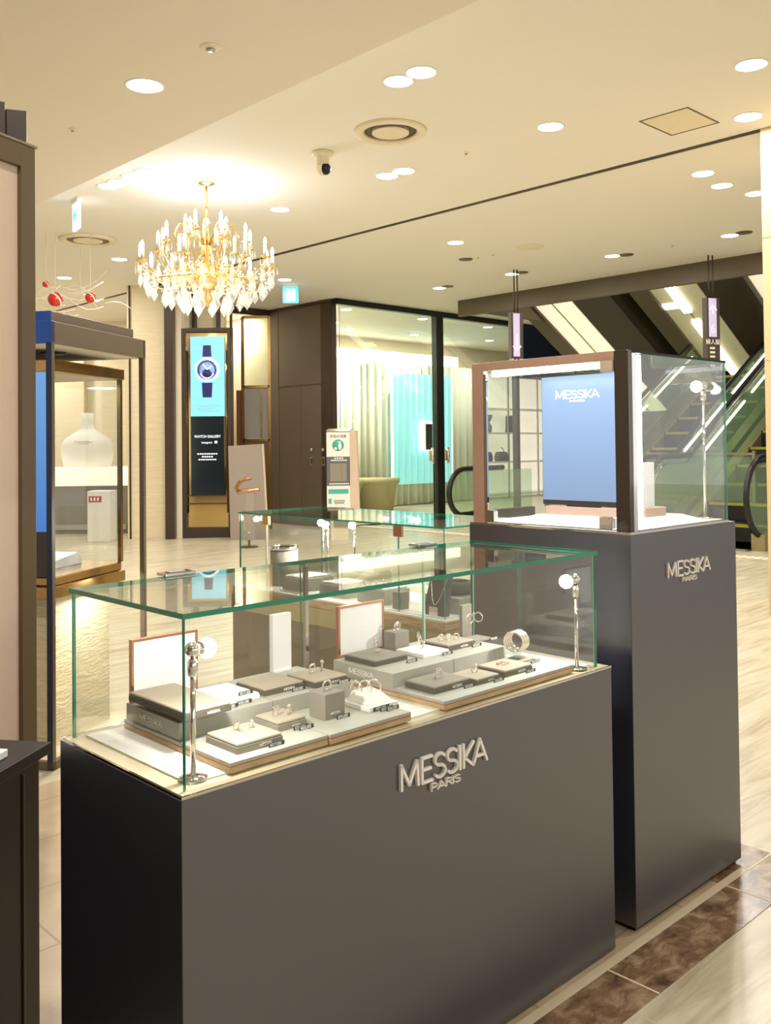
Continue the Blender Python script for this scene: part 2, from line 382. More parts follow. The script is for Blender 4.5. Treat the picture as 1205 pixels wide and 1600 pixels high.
for k, x in enumerate((-6.2, -5.3, -4.4)): wbox('wall_far_left', x, x + .62, 14.45, 14.6, .0, 2.7, 'wall')
# small gallery room seen between the tall sign and the grey cupboards
wbox('wall_gallery_back', -2.9, -1.0, 16.4, 16.6, 0, CZ, 'cream')
wbox('wall_gallery_side', -2.75, -2.65, 12.1, 16.5, 0, CZ, 'cream')
slab('trim_15', [(7.2, 10.97), (8.19, 10.97), (8.19, 11.05), (7.2, 11.05)], 3.0, CZ, 'brownd')
wbox('wall_gallery_low', -2.2, -1.4, 16.2, 16.4, 0, 2.1, 'stand')
wbox('trim_16', -2.3, -1.2, 16.25, 16.4, 2.2, 2.32, 'cove')
wbox('wall_gallery_panel', -2.01, -1.88, 12.55, 12.62, 0, 1.87, 'gbox')
# glazed shop beyond: back wall, side wall, floor is shared
slab('wall_shop_back', [(8.1, 12.7), (18, 12.7), (18, 12.85), (8.1, 12.85)], 0, CZ, 'cream')
slab('wall_shop_side', [(8.37, 9.85), (8.43, 9.85), (8.43, 12.69), (8.37, 12.69)], 0, CZ, 'cream')
slab('trim_17', [(8.45, 12.37), (14.0, 12.37), (14.0, 12.45), (8.45, 12.45)], 2.55, 2.62, 'cove')

slab('trim_18', [(8.45, 12.49), (14.0, 12.49), (14.0, 12.53), (8.45, 12.53)], 2.5, 2.86, 'coveglow')  # glowing strip painted in for the cove-lit top of the curtain
# ------------------------------------------------------------------ shopfront glazing
def gp(name, a0, a1, b0, b1, z0, z1, m): return slab(name, [(a0, b0), (a1, b0), (a1, b1), (a0, b1)], z0, z1, m)
w = thing('glass_shopfront', 'floor to ceiling greenish glass shopfront with black frame beyond the rear showcase', 'glass wall', tuple(ab(8.19, 9.52)), ROT)
def wp(name, m, *b, bev=0): return MB().box(*b).build(name, m, w, bevel=bev)
pane(w, .08, 1.95, -.006, .006, .02, 3.03, .01, 'glassd', 'gedge')
pane(w, 2.1, 3.85, -.006, .006, .02, 3.03, .01, 'glassd', 'gedge')
wp('top_rail', 'black', .0, 3.9, -.05, .05, 3.02, 3.095)
wp('upright', 'black', 1.95, 2.1, -.05, .05, 0, 3.02); wp('upright', 'black', 3.85, 3.92, -.05, .05, 0, 3.02)
wp('bottom_rail', 'black', .0, 3.9, -.02, .02, 0, .02)
for x, z in ((1.86, .95), (2.2, .95)):
    q = MB(); q.tube([(x, -.03, z - .12), (x, -.03, z + .12)], .022, 10); q.build('pull_handle', 'chrome', w)
    q = MB(); q.box(x - .03, x + .03, -.015, .02, z - .08, z + .08); q.build('lock_plate', 'satin', w)

# dark cupboards
w = thing('utility_cupboard', 'full-height taupe double-door cupboard between the gallery and the glass shopfront', 'cupboard', tuple(ab(8.19, 9.52)), ROT)
wp('end_panel', 'brownd', -.0, .08, .06, .3, 0, 3.06)
wp('body', 'taupe', .02, .15, .3, 1.5, 0, 3.06)
wp('door', 'taupe', .004, .02, .17, .74, .04, 1.95, bev=.002); wp('door', 'taupe', .004, .02, .745, 1.25, .04, 1.95, bev=.002)
wp('upper_panel', 'taupe', .004, .02, .17, 1.25, 1.965, 3.06, bev=.002)
wp('side_panel', 'taupe', .004, .02, 1.262, 1.5, .04, 3.06, bev=.002)
wp('cornice', 'brownd', -.03, .06, .056, 1.52, 3.06, 3.095)
for y in (.26, .51):
    d = wp('latch_plate', 'satin', -.006, .004, y - .03, y + .03, .84, .96); MB().box(-.012, -.006, y - .012, y + .012, .86, .94).build('latch_slot', 'brownd', d)
    q = MB(); q.lathe([(.0, -.03), (.025, -.025), (.022, 0)], (.004, y, 1.06), 12, (1, 0, 0)); q.build('keyhole', 'chrome', w)

# gallery partition grid
w = thing('partition_screen', 'tall brass framed glass partition grid beside the taupe cupboard', 'partition', (-1.92, 12.55, 0), 0)
for x in (0.0, .36): wp('upright', 'brass', x - .02, x + .02, -.02, .02, 0, 2.86)
for z in (2.84, 1.9, 1.18): wp('rail', 'brass', 0, .36, -.02, .02, z, z + .035)
wp('mullion', 'brass', .24, .26, -.015, .015, 1.2, 1.9)
wp('lower_panel', 'bronze', .02, .34, -.008, .008, .02, 1.18)
pane(w, .02, .34, -.004, .004, 1.94, 2.84, .01, 'glassd', 'gedge'); wp('middle_panel', 'grey', .02, .34, -.006, .006, 1.22, 1.9)

# curtain, turquoise window, light fittings in the shop
q = MB(); n = 300; L = 5.2
for f, mi in ((0, 0),):
    vs = []
    for i in range(n + 1):
        a = 9.3 + L * i / n; bb = 11.86 + .055 * sin(i * .62) + .02 * sin(i * .23 + 1)
        p = ab(a, bb + .35); p2 = ab(a, bb + .362); vs.append([q.bm.verts.new((p.x, p.y, 0.02)), q.bm.verts.new((p.x, p.y, 2.62)), q.bm.verts.new((p2.x, p2.y, 2.62)), q.bm.verts.new((p2.x, p2.y, .02))])
    for i in range(n):
        a, b = vs[i], vs[i + 1]
        for k in range(4): q._f([a[k], b[k], b[(k + 1) % 4], a[(k + 1) % 4]], True)
tag(q.build('pleated_curtain', 'curtain'), 'long pale green pleated curtain hanging inside the glazed shop', 'curtain')
w = thing('lightbox_panel', 'turquoise glowing panel behind the glass shopfront', 'light panel', tuple(ab(11.72, 12.05)), ROT)
wp('lit_face', 'turq', 0, 1.55, -.02, .02, .4, 2.42); wp('frame', 'signw', -.03, 0, -.02, .02, .4, 2.42); wp('frame', 'signw', 1.55, 1.58, -.02, .02, .4, 2.42)
for k in range(9):
    q = MB(); x = .1 + k * .165; q.lathe([(.018, .42), (.018, 2.4)], (x, -.03, 0), 10); q.build('pleat', 'turq', w)
wp('picture_mount', 'cove', .62, .9, -.13, -.11, 1.0, 1.55); wp('picture_frame', 'satin', .68, .86, -.17, -.13, 1.02, 1.5)
for k, (a, b, lab) in enumerate([(9.75, 11.35, 'left tan fabric-covered tub seat inside the glazed shop'), (10.7, 11.5, 'right tan fabric-covered tub seat inside the glazed shop')]):
    q = MB(); n = 48
    q.lathe([(.34, .02), (.40, .42), (.46, .5), (.46, .56), (0, .57)], tuple(ab(a, b)), 32)
    tag(q.build('tub_seat', 'rattan'), lab, 'seat', 'tub seats in the shop')
# display shelving at the far end of the shop
w = thing('display_shelving', 'white lit wall shelving of shoes and bags seen through the tall case', 'shelf', tuple(ab(14.15, 12.35)), ROT)
wp('back_panel', 'shelfl', 0, 3.2, .25, .3, .0, 2.6)
wp('side_panel', 'white', -.04, 0, -.1, .3, 0, 2.6)
for z in (.05, .72, 1.32, 1.82): wp('shelf_board', 'white', 0, 3.2, -.12, .25, z, z + .035)
for k in range(3): wp('upright', 'satin', .1 + k * 1.0, .13 + k * 1.0, -.12, -.09, .0, 2.5)
SH = ab(14.15, 12.35)
def onshelf(a, b, z): p = SH + A * a + B * b; return (p.x, p.y, z)
q = MB(); q.prism([(0, 0), (.3, 0), (.32, .06), (.2, .1), (.17, .36), (.03, .36), (.02, .1)], -.05, .05, lambda x, y, z: (x, z, y))
tag(q.build('ankle_boot', 'brownd', loc=onshelf(1.25, .05, 1.355), rz=ROT, bevel=.015), 'dark ankle boot on the upper lit shelf', 'boot')
q = MB(); q.lathe([(.09, 0), (.1, .12), (.05, .2), (.1, .3), (.11, .36)], (0, 0, 0), 20)
tag(q.build('grey_vase', 'grey', loc=onshelf(.62, .05, 1.355)), 'grey waisted vase on the upper lit shelf', 'vase')
tag(MB().box(-.2, .2, -.08, .08, 0, .12).build('shoe_box', 'yellow', loc=onshelf(.3, .05, 1.355), rz=ROT, bevel=.01), 'yellow box at the left of the upper lit shelf', 'box')
for k, (a, lab) in enumerate([(.55, 'small dark handbag on the middle lit shelf'), (1.05, 'brown rounded handbag on the middle lit shelf, right of the dark one')]):
    w2 = thing('handbag', lab, 'bag', onshelf(a, .04, .755), ROT, 'bags on the lit shelf')
    q = MB(); q.prism([(-.16, 0), (.16, 0), (.17, .1), (.12, .2), (-.12, .2), (-.17, .1)], -.06, .06, lambda x, y, z: (x, z, y)); q.build('bag_body', ['brownd', 'bronze'][k], w2, bevel=.02)
    q = MB(); q.torus((0, 0, .2), .08, .008, (0, 1, 0), 16, 6, -pi / 2, pi / 2, 1); q.build('bag_handle', 'brownd', w2)
# ------------------------------------------------------------------ escalators
NP = Vector((3.6, 9.38, 0)); SL = math.tan(radians(30)); S0 = .7
def escalator(b0, wd, label, top=5.2, near_open=True):
    p = NP + B * b0; w = thing('escalator', label, 'escalator', (p.x, p.y, 0), ROT, 'escalators going up')
    smax = S0 + top / SL
    def zz(s): return max(0, (s - S0)) * SL
    # truss under the steps
    MB().prism([(.05, 0), (S0 + .25, 0), (smax, zz(smax) - .35), (smax, zz(smax) - .05), (S0, .0 + .02), (.05, .02)], -.0, wd, lambda x, y, z: (x, z, y)).build('truss', 'black', w)
    for sd, y in (('near', 0), ('far', wd)):
        y0, y1 = (y - .14, y - .0) if sd == 'near' else (y, y + .14)
        MB().prism([(.12, 0), (S0 + .4, 0), (smax, zz(smax) - .3), (smax, zz(smax) + .16), (S0, .17), (.12, .17)], y0, y1, lambda x, y, z: (x, z, y)).build('skirt', 'tanm', w)
        ym = (y0 + y1) / 2
        # glass balustrade with rounded newel end
        pts = [(.14, .17)] + [(.2 - .34 * cos(radians(t)) + .08, .53 + .36 * sin(radians(t))) for t in range(-60, 91, 15)] + [(S0, .89), (smax, zz(smax) + .89), (smax, zz(smax) + .17), (S0, .17)]
        MB().prism(pts, ym - .005, ym + .005, lambda x, y, z: (x, z, y)).build('balustrade', 'glassb', w)
        if sd == 'far' and b0 > 1: MB().prism([(S0 + .1, .14), (smax, zz(smax) + .10), (smax, zz(smax) + .40), (S0 + .1, .44)], ym + .012, ym + .03, lambda x, y, z: (x, z, y)).build('band_panel', 'tanm', w)
        path = [(.62, ym, .17), (.34, ym, .13)] + [(.28 - .40 * cos(radians(t)), ym, .54 + .41 * sin(radians(t))) for t in range(-70, 91, 10)] + [(S0 * .8, ym, .95), (S0 + .15, ym, .965), (S0 + .45, ym, .95 + .45 * SL * .75)] + [(s, ym, .95 + (s - S0) * SL) for s in (S0 + .8, smax)]
        MB().tube(path, .03, 10).build('handrail', 'rubber', w)
        inner = ym + (.02 if sd == 'near' else -.02)
        path2 = [(.5, inner, .22)] + [(.28 - .33 * cos(radians(t)), inner, .54 + .33 * sin(radians(t))) for t in range(-70, 91, 10)] + [(S0, inner, .88), (smax, inner, .88 + (smax - S0) * SL)]
        MB().tube(path2, .014, 6).build('rail_trim', 'steel', w)
        for k in range(5):
            s = S0 + .35 + k * 1.25; ln = 1.05
            MB().obox((s, inner - .03, .80 + (s - S0) * SL), (s + ln, inner - .03, .80 + (s + ln - S0) * SL), .02, .02).build('light_strip', 'led', w)
    q = MB(); n = int((smax - S0) / .36)
    for k in range(n): q.box(S0 + k * .36, S0 + (k + 1) * .36 + .02, .0, wd, zz(S0 + k * .36) + .0, zz(S0 + k * .36) + .205)
    q.build('steps', 'step', w)
    for k in range(min(n, 18)):
        z = zz(S0 + k * .36) + .205
        MB().box(S0 + k * .36 - .004, S0 + k * .36 + .03, .02, wd - .02, z - .03, z + .002).build('step_edge', 'yellow', w)
    MB().box(.0, S0, 0, wd, 0, .02).build('landing_plate', 'satin', w)
    return w
escalator(0, .95, 'nearest up escalator with its black handrail newel beside the beige column')
escalator(1.3, 1.0, 'farther up escalator rising behind the tall glass case')
# descending escalator whose round newel shows beside the shopfront
p = ab(9.75, 8.9); w = thing('escalator', 'descending escalator entrance with a round black newel in front of the shopfront', 'escalator', (p.x, p.y, 0), ROT)
for y in (0,):
    path = [(.75, y, .12)] + [(.34 - .34 * cos(radians(t)), y, .42 + .34 * sin(radians(t))) for t in range(-70, 91, 10)] + [(1.2, y, .76)]
    MB().tube(path, .04, 10).build('handrail', 'rubber', w)
    MB().prism([(.3, .02)] + [(.34 - .28 * cos(radians(t)), .42 + .3 * sin(radians(t))) for t in range(-60, 91, 15)] + [(1.9, .73), (1.9, .02)], y - .005, y + .005, lambda x, y_, z: (x, z, y_)).build('balustrade', 'glassb', w)
    MB().box(.3, 1.9, y - .06, y + .06, 0, .14).build('skirt', 'black', w)
# crossing trusses overhead with lit soffits
def truss(b_hi, wdt, a_off, s1, label, fixture=False):
    # local: x along descending run, y across, z up; underside is the lit face
    o = NP + B * b_hi + A * a_off; w = thing('escalator_truss', label, 'escalator', (o.x, o.y, 0), ROT, 'descending escalator trusses')
    def z(s): return 3.1 - s * SL
    a, b = -1.6, s1
    def pr(mb, y0, y1, d0, d1, aa=a, bb=b): return mb.prism([(aa, z(aa) + d0), (bb, z(bb) + d0), (bb, z(bb) + d1), (aa, z(aa) + d1)], y0, y1, lambda x, y, zz_: (x, zz_, y))
    pr(MB(), -wdt - .62, .28, .06, 1.15).build('truss_body', 'truss', w)
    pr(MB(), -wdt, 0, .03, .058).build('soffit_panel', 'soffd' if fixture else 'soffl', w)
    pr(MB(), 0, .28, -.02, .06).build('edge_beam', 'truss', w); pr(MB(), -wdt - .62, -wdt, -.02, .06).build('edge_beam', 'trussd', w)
    pr(MB(), -wdt, -wdt + .03, .0, .03).build('trim_strip', 'cream', w); pr(MB(), -wdt * .45, -wdt * .45 + .015, .015, .03).build('panel_seam', 'tanm', w)
    if fixture:
        pr(MB(), -.45 * wdt - .06, -.45 * wdt + .06, -.03, .03, .55, 1.9).build('tube_light', 'led', w)
        pr(MB(), -.45 * wdt - .06, -.45 * wdt + .06, -.03, .03, -.3, .35).build('tube_light', 'led', w)
        pr(MB(), -.42 * wdt, -.02, -.0, .03, .2, .28).build('tube_light', 'led', w)
    return w
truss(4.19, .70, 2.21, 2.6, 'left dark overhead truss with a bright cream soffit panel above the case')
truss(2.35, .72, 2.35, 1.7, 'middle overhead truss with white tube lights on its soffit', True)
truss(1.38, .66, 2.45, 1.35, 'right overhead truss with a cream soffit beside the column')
# glass parapet at the landing
p = ab(10.3, 4.75)
w = thing('glass_parapet', 'low glass balustrade panel at the escalator landing', 'railing', (p.x, p.y, 0), ROT)
pane(w, 0, .01, 0, 1.3, .05, .95, .01, 'glassb', 'gedge'); MB().box(-.02, .03, -.03, 0, 0, 1.0).build('post', 'satin', w); MB().box(-.02, .03, 1.3, 1.33, 0, 1.0).build('post', 'satin', w); MB().box(-.02, .03, 0, 1.3, .95, .98).build('top_rail', 'satin', w)
# slotted light row in the floor
p = NP + A * 0; fa, fb = ab(0, 0), 0
g0 = Vector((3.458, 8.862, 0)); w = thing('floor_grille', 'row of short white slots set in the floor before the escalators', 'floor grille', (g0.x, g0.y, 0), ROT)
MB().box(-.1, .1, -1.0, 6.3, .0005, .006).build('grille_frame', 'wallp', w)
q = MB()
for k in range(96): q.box(-.07, .07, -.98 + k * .075, -.945 + k * .075, .006, .009)
tag(q.build('slots', 'print', w), kind='stuff')

# hanging direction signs
def hsign(x, y, z0, z1, wd, hl, label, up_, rz):
    w = thing('hanging_sign', label, 'sign', (x, y, z0), rz, 'hanging floor signs')
    H = z1 - z0; MB().box(0, wd, -.04, .04, 0, H).build('sign_box', 'brownd', w, bevel=.004)
    MB().box(.02, wd - .05, -.05, -.04, H - hl, H - .01).build('lilac_panel', 'lilac', w)
    for k, x_ in enumerate((.06, wd - .05)): MB().tube([(x_, 0, H), (x_, 0, CZ - z0)], .008, 6).build('hanging_rod', 'brownd', w)
    cx = wd / 2 - .015; zb = H - hl
    if up_:
        q = MB(); q.obox((cx, -.054, zb + .24), (cx, -.054, zb + .33), .006, .02, (1, 0, 0)); q.obox((cx - .045, -.054, zb + .28), (cx, -.054, zb + .335), .006, .02, (1, 0, -1)); q.obox((cx + .045, -.054, zb + .28), (cx, -.054, zb + .335), .006, .02, (1, 0, 1)); q.build('arrow', 'lilacl', w)
        text('6', .14, 'lilacl', w, (cx, -.052, zb + .04), align='CENTER', name='floor_number', ext=.002)
    else:
        q = MB(); q.obox((cx, -.054, zb + .08), (cx, -.054, zb + .26), .006, .022, (1, 0, 0)); q.obox((cx - .05, -.054, zb + .12), (cx, -.054, zb + .065), .006, .02, (1, 0, 1)); q.obox((cx + .05, -.054, zb + .12), (cx, -.054, zb + .065), .006, .02, (1, 0, -1)); q.build('arrow', 'lilacl', w)
    text('婦人服', .06, 'print', w, (cx, -.043, zb - .075), align='CENTER', name='floor_lettering')
    zr = zb - .13; k = 0
    while zr > .06:
        q = MB(); n = 3 + (k * 7) % 4; x0 = .03
        for j in range(n):
            ww = (wd - .1) / n; q.box(x0 + j * ww, x0 + (j + .8) * ww, -.044, -.04, zr, zr + (.022 if k < 4 else .012))
        q.build('text_line', 'cream', w); zr -= .045 if k < 4 else .03; k += 1
def sgn(px_ratio, y, z0, z1, *a): hsign(px_ratio * y, y, z0, z1, *a)
sgn(.1345, 10.6, 1.95, 2.60, .15, .50, 'left lilac hanging sign with a down arrow above the steel case frame', False, radians(20))
sgn(.344, 9.9, 1.85, 2.64, .165, .42, 'right lilac hanging sign with an up arrow and listing above the glass case', True, radians(20))

# ------------------------------------------------------------------ ceiling things
dl = None
def downlight(x, y, z, label, power=14, r=.075, on=True, group='round ceiling downlights'):
    w = thing('downlight', label, 'ceiling light', (x, y, z), 0, group)
    MB().lathe([(r * 1.0, -.001), (r * 1.14, -.006), (r * 1.2, -.002), (r * 1.2, 0), (r, 0)], n=28, closed=True).build('trim_ring', 'white', w)
    MB().lathe([(0, -.004), (r, -.004), (r, -.0005), (0, -.0005)], n=28).build('lens', 'down', w)
    if power: light('downlight_lamp', 'AREA', (0, 0, -.012), power, WARM, r * 1.6, parent=w)
DL = [(.09, 5.08, 'left of the two paired downlights nearest above the diffuser'), (.21, 4.96, 'right of the two paired downlights nearest above the diffuser'),
      (1.06, 5.84, 'single downlight between the diffuser and the ceiling hatch'), (.03, 6.87, 'left of the paired downlights right of the dome camera'), (.15, 6.75, 'right of the paired downlights right of the dome camera'),
      (1.96, 4.91, 'downlight at the top right corner of the view'), (2.25, 5.7, 'downlight between the ceiling hatch and the beige column'), (2.38, 6.9, 'dimmer downlight below the slot near the column'), (2.64, 7.23, 'bright downlight below the slot near the column'),
      (3.0, 7.47, 'downlight half hidden by the beige column'), (.71, 9.17, 'bright downlight alone above the shopfront'), (2.44, 9.91, 'downlight left of a round grey disc above the dark trusses'), (1.5, 10.9, 'downlight above the left hanging sign'),
      (3.35, 8.99, 'downlight above the right hanging sign'), (.7, 11.82, 'downlight near the top rail of the shopfront'), (-1.19, 11.11, 'downlight right of the chandelier by the green exit sign'), (-2.79, 9.8, 'downlight left of the chandelier above the beige wall'), (-.87, 7.81, 'downlight just right of the chandelier stem'),
      (-2.09, 7.06, 'first of four downlights in a row behind the soffit edge'), (-1.98, 6.96, 'second of four downlights in a row behind the soffit edge'), (-1.84, 6.82, 'third of four downlights in a row behind the soffit edge'), (-1.71, 6.7, 'last of four downlights in a row behind the soffit edge'),
      (-3.73, 10.83, 'downlight at far left above the display cabinet'), (-3.9, 12.49, 'farthest left downlight near the beige wall')]
for i, (x, y, lab) in enumerate(DL): downlight(x, y, CZ, lab, 13)
downlight(-1.21, 4.72, 2.95, 'large downlight in the dropped soffit at upper left', 20, .085)
for x, y in ((-.6, 1.2), (1.8, 2.6), (.6, -.8), (2.9, .8), (-2.6, 1.8)):
    if x * A.x + y * A.y < 2.9: light('shop_downlight', 'AREA', (x, y, 2.93), 20, WARM, .15)
    else: light('shop_downlight', 'AREA', (x, y, 3.08), 17, WARM, .15)
for a, b in ((9.2, 11.85), (10.5, 11.85), (12.0, 11.75), (9.0, 10.2), (10.6, 10.2), (12.2, 10.2), (13.8, 10.2), (9.8, 11.4), (13.8, 11.5)):
    p = ab(a, b, CZ); downlight(p.x, p.y, CZ, 'downlight in the ceiling of the glazed shop', 14, group='shop downlights')
for x, y in ((-2.2, 14.3), (-1.4, 14.6), (-5.4, 13.6), (-6.4, 11.5), (-5.0, 9.0)): light('back_room_lamp', 'AREA', (x, y, 3.06), 38, WARM, .3)
for b in (5.5, 3.5, 1.6): p = ab(11.9, b, 6.6); light('atrium_lamp', 'AREA', tuple(p), 60, WARM, .6)

def diffuser(x, y, r, label):
    w = thing('air_diffuser', label, 'air vent', (x, y, CZ), 0, 'round air diffusers')
    MB().lathe([(r * .72, 0), (r * .78, -.018), (r * .9, -.03), (r, -.018), (r * 1.03, 0)], n=40, closed=True).build('outer_ring', 'cream', w)
    MB().lathe([(0, -.012), (r * .4, -.014), (r * .52, -.02), (r * .53, -.012), (r * .45, -.001), (0, -.001)], n=40).build('centre_disc', 'cream', w)
    MB().lathe([(r * .53, -.001), (r * .74, -.0035), (r * .74, -.0005), (r * .53, -.0003)], n=40, closed=True).build('dark_throat', 'bronze', w)
diffuser(.05, 5.88, .225, 'large round cream air diffuser in the middle of the ceiling')
diffuser(-2.82, 8.85, .26, 'round cream air diffuser above the left display cabinet')
w = thing('security_camera', 'white dome security camera on the ceiling left of the diffuser', 'camera', (-.41, 6.30, CZ), 0)
MB().lathe([(0, 0), (.075, 0), (.078, -.02), (.06, -.032), (.05, -.036), (.048, -.09), (0, -.09)], n=24).build('mount', 'cream', w)
MB().ball((0, 0, -.115), .047).build('dome', 'cream', w); MB().ball((.018, -.012, -.118), .041, n=12).build('lens', 'black', w)
w = thing('ceiling_hatch', 'square ceiling access hatch with a dark outline at upper right', 'hatch', (0, 0, 0), 0)
hp = [(1.58, 5.74), (1.81, 5.53), (2.13, 5.77), (1.88, 6.06)]
hc = ((1.58 + 1.81 + 2.13 + 1.88) / 4, (5.74 + 5.53 + 5.77 + 6.06) / 4); w.location = (hc[0], hc[1], CZ); w.rotation_euler = (0, 0, ROT)
for x0, x1, y0, y1 in ((-.2, .2, -.165, -.155), (-.2, .2, .155, .165), (-.2, -.19, -.155, .155), (.19, .2, -.155, .155)): MB().box(x0, x1, y0, y1, -.003, 0).build('hatch_frame', 'brown', w)
MB().box(-.19, .19, -.155, .155, -.001, 0).build('hatch_panel', 'cream', w)
for x, y, lab in ((2.57, 9.85, 'dark round speaker disc beside the downlight above the trusses'), (.88, 10.0, 'grey oval speaker disc above the shopfront'), (1.60, 10.8, 'dark round disc beside the downlight over the left hanging sign'), (3.44, 8.86, 'dark round disc beside the downlight over the right hanging sign'), (.80, 11.7, 'dark disc beside the downlight near the shopfront rail')):
    tag(MB().lathe([(0, -.008), (.07, -.008), (.078, 0), (0, 0)], (x, y, CZ), 24).build('ceiling_speaker', 'brown'), lab, 'speaker', 'round ceiling discs')
tag(MB().lathe([(0, -.006), (.13, -.006), (.14, 0), (0, 0)], (1.48, 9.42, CZ), 28).build('ceiling_cover', 'cream'), 'flat cream round cover on the ceiling above the left hanging sign', 'cover')
for x, y, z, lab in ((1.0, 9.87, CZ, 'left small sprinkler head over the shopfront'), (1.14, 9.75, CZ, 'right small sprinkler head over the shopfront'), (2.92, 9.4, CZ, 'small sprinkler head over the dark fascia'), (.57, 6.33, CZ, 'tiny sprinkler head right of the paired downlights'), (-.79, 4.27, 2.95, 'round smoke detector on the dropped soffit'), (-1.79, 5.35, 2.95, 'tiny dark sprinkler on the dropped soffit')):
    r = .034 if 'detector' in lab else .016
    w = thing('sprinkler_head' if r < .03 else 'smoke_detector', lab, 'sprinkler' if r < .03 else 'detector', (x, y, z), 0)
    MB().lathe([(0, -.012), (r * .5, -.012), (r, -.004), (r * 1.5, -.002), (r * 1.5, 0), (0, 0)], n=18).build('base', 'cream', w); MB().lathe([(0, -.02), (r * .6, -.018), (r * .6, -.012), (0, -.012)], n=14).build('tip', 'satin', w)
# arrow sign and exit sign
w = thing('arrow_sign', 'small hanging lit sign with a turquoise left arrow by the soffit', 'sign', (-2.46, 7.44, 2.86), radians(-58))
MB().box(-.09, .09, -.012, .012, 0, .21).build('lit_box', 'signw', w, bevel=.003)
q = MB(); q.obox((-.04, -.015, .11), (.05, -.015, .11), .004, .018, (0, 0, 1)); q.obox((-.045, -.015, .11), (.0, -.015, .15), .004, .018, (1, 0, -1)); q.obox((-.045, -.015, .11), (.0, -.015, .07), .004, .018, (1, 0, 1)); q.build('arrow', 'signt', w)
MB().box(-.1, .1, -.02, .02, .21, .24).build('ceiling_bracket', 'white', w)
w = thing('exit_sign', 'green and white emergency exit sign hanging right of the chandelier', 'sign', (-1.16, 11.5, 2.88), radians(5))
MB().box(-.095, .095, -.015, .015, 0, .2).build('lit_box', 'signt', w); MB().box(-.05, .055, -.02, -.015, .02, .17).build('white_door', 'signw', w)
q = MB(); q.ball((0.01, -.021, .135), .012); q.obox((0.005, -.021, .12), (-.01, -.021, .08), .003, .018, (1, 0, 0)); q.obox((-.01, -.021, .08), (-.03, -.021, .04), .003, .01, (1, 0, 0)); q.obox((-.01, -.021, .08), (.02, -.021, .05), .003, .01, (1, 0, 0)); q.obox((0, -.021, .11), (.03, -.021, .1), .003, .008, (0, 0, 1)); q.build('running_figure', 'teal', w)
MB().box(-.095, .095, -.015, .015, .2, .22).build('ceiling_bracket', 'white', w)
# ------------------------------------------------------------------ front showcase
def grid_thing(name, label, cat, O, x, y, z, rot=0, group=None):
    p = O + A * x + B * y; return thing(name, label, cat, (p.x, p.y, z), ROT + rot, group)
PH = .6144
w = thing('showcase', 'low charcoal showcase with a long green-edged glass top and brand lettering in front', 'display case', tuple(PO), ROT)
MB().box(0, 1.0764, 0, .3841, .004, PH - .004).build('plinth', 'charcoal', w, bevel=.0015)
MB().box(.012, 1.0644, .012, .372, 0, .004).build('foot_strip', 'black', w)
q = MB(); x0, x1, y0, y1 = .0, 1.0764, 0, .3841
for b in ((x0, x1, y0, y0 + .004), (x0, x1, y1 - .004, y1), (x0, x0 + .004, y0 + .004, y1 - .004), (x1 - .004, x1, y0 + .004, y1 - .004)): q.box(*b, PH - .004, PH)
q.build('steel_rim', 'steel', w)
q = MB()
for b in ((.004, 1.0724, .004, .034), (.004, 1.0724, .358, .3801), (.004, .034, .034, .358), (1.04, 1.0724, .034, .358)): q.box(*b, PH - .004, PH - .0005)
q.build('deck_border', 'sand', w)
MB().box(.034, 1.04, .034, .358, PH - .004, .617).build('white_deck', 'deck', w)
gx0, gx1, gy0, gy1, gz0, gz1 = .0155, 1.0455, .0165, .3705, PH - .003, .8654
pane(w, gx0, gx1, gy0, gy0 + .005, gz0, gz1 - .006, .005, em='gedge')
pane(w, gx0, gx0 + .005, gy0 + .005, gy1 - .004, gz0, gz1 - .006, .005)
pane(w, gx1 - .005, gx1, gy0 + .005, gy1 - .004, gz0, gz1 - .006, .005, 'glassr', em='gedgel')
pane(w, gx0, .518, gy1 - .004, gy1, gz0, gz1 - .006, .004, name='sliding_door'); pane(w, .51, gx1, gy1 + .0005, gy1 + .0045, gz0, gz1 - .006, .004, name='sliding_door')
tp = pane(w, gx0 - .003, gx1 + .003, gy0 - .003, gy1 + .006, gz1 - .008, gz1, .008, name='glass_top')
MB().box(.511, .519, gy1 - .012, gy1 - .004, PH, gz1 - .006).build('door_rail', 'steel', w)
MB().box(.862, .866, gy1 - .010, gy1 - .004, PH, gz1 - .006).build('door_rail', 'gedgel', w)
for x in (.225, .885):
    MB().box(x - .032, x + .032, gy1 - .004, gy1 + .03, gz1, gz1 + .006).build('lock_plate', 'steel', w, bevel=.002)
    MB().box(x - .018, x + .018, gy1 + .004, gy1 + .022, gz1 + .006, gz1 + .0065).build('lock_slot', 'brownd', w)
logo(w, .422, -.003, .514, .226, .042, .006, 'letter')
CO = PO                                                          # everything below is laid out on its deck

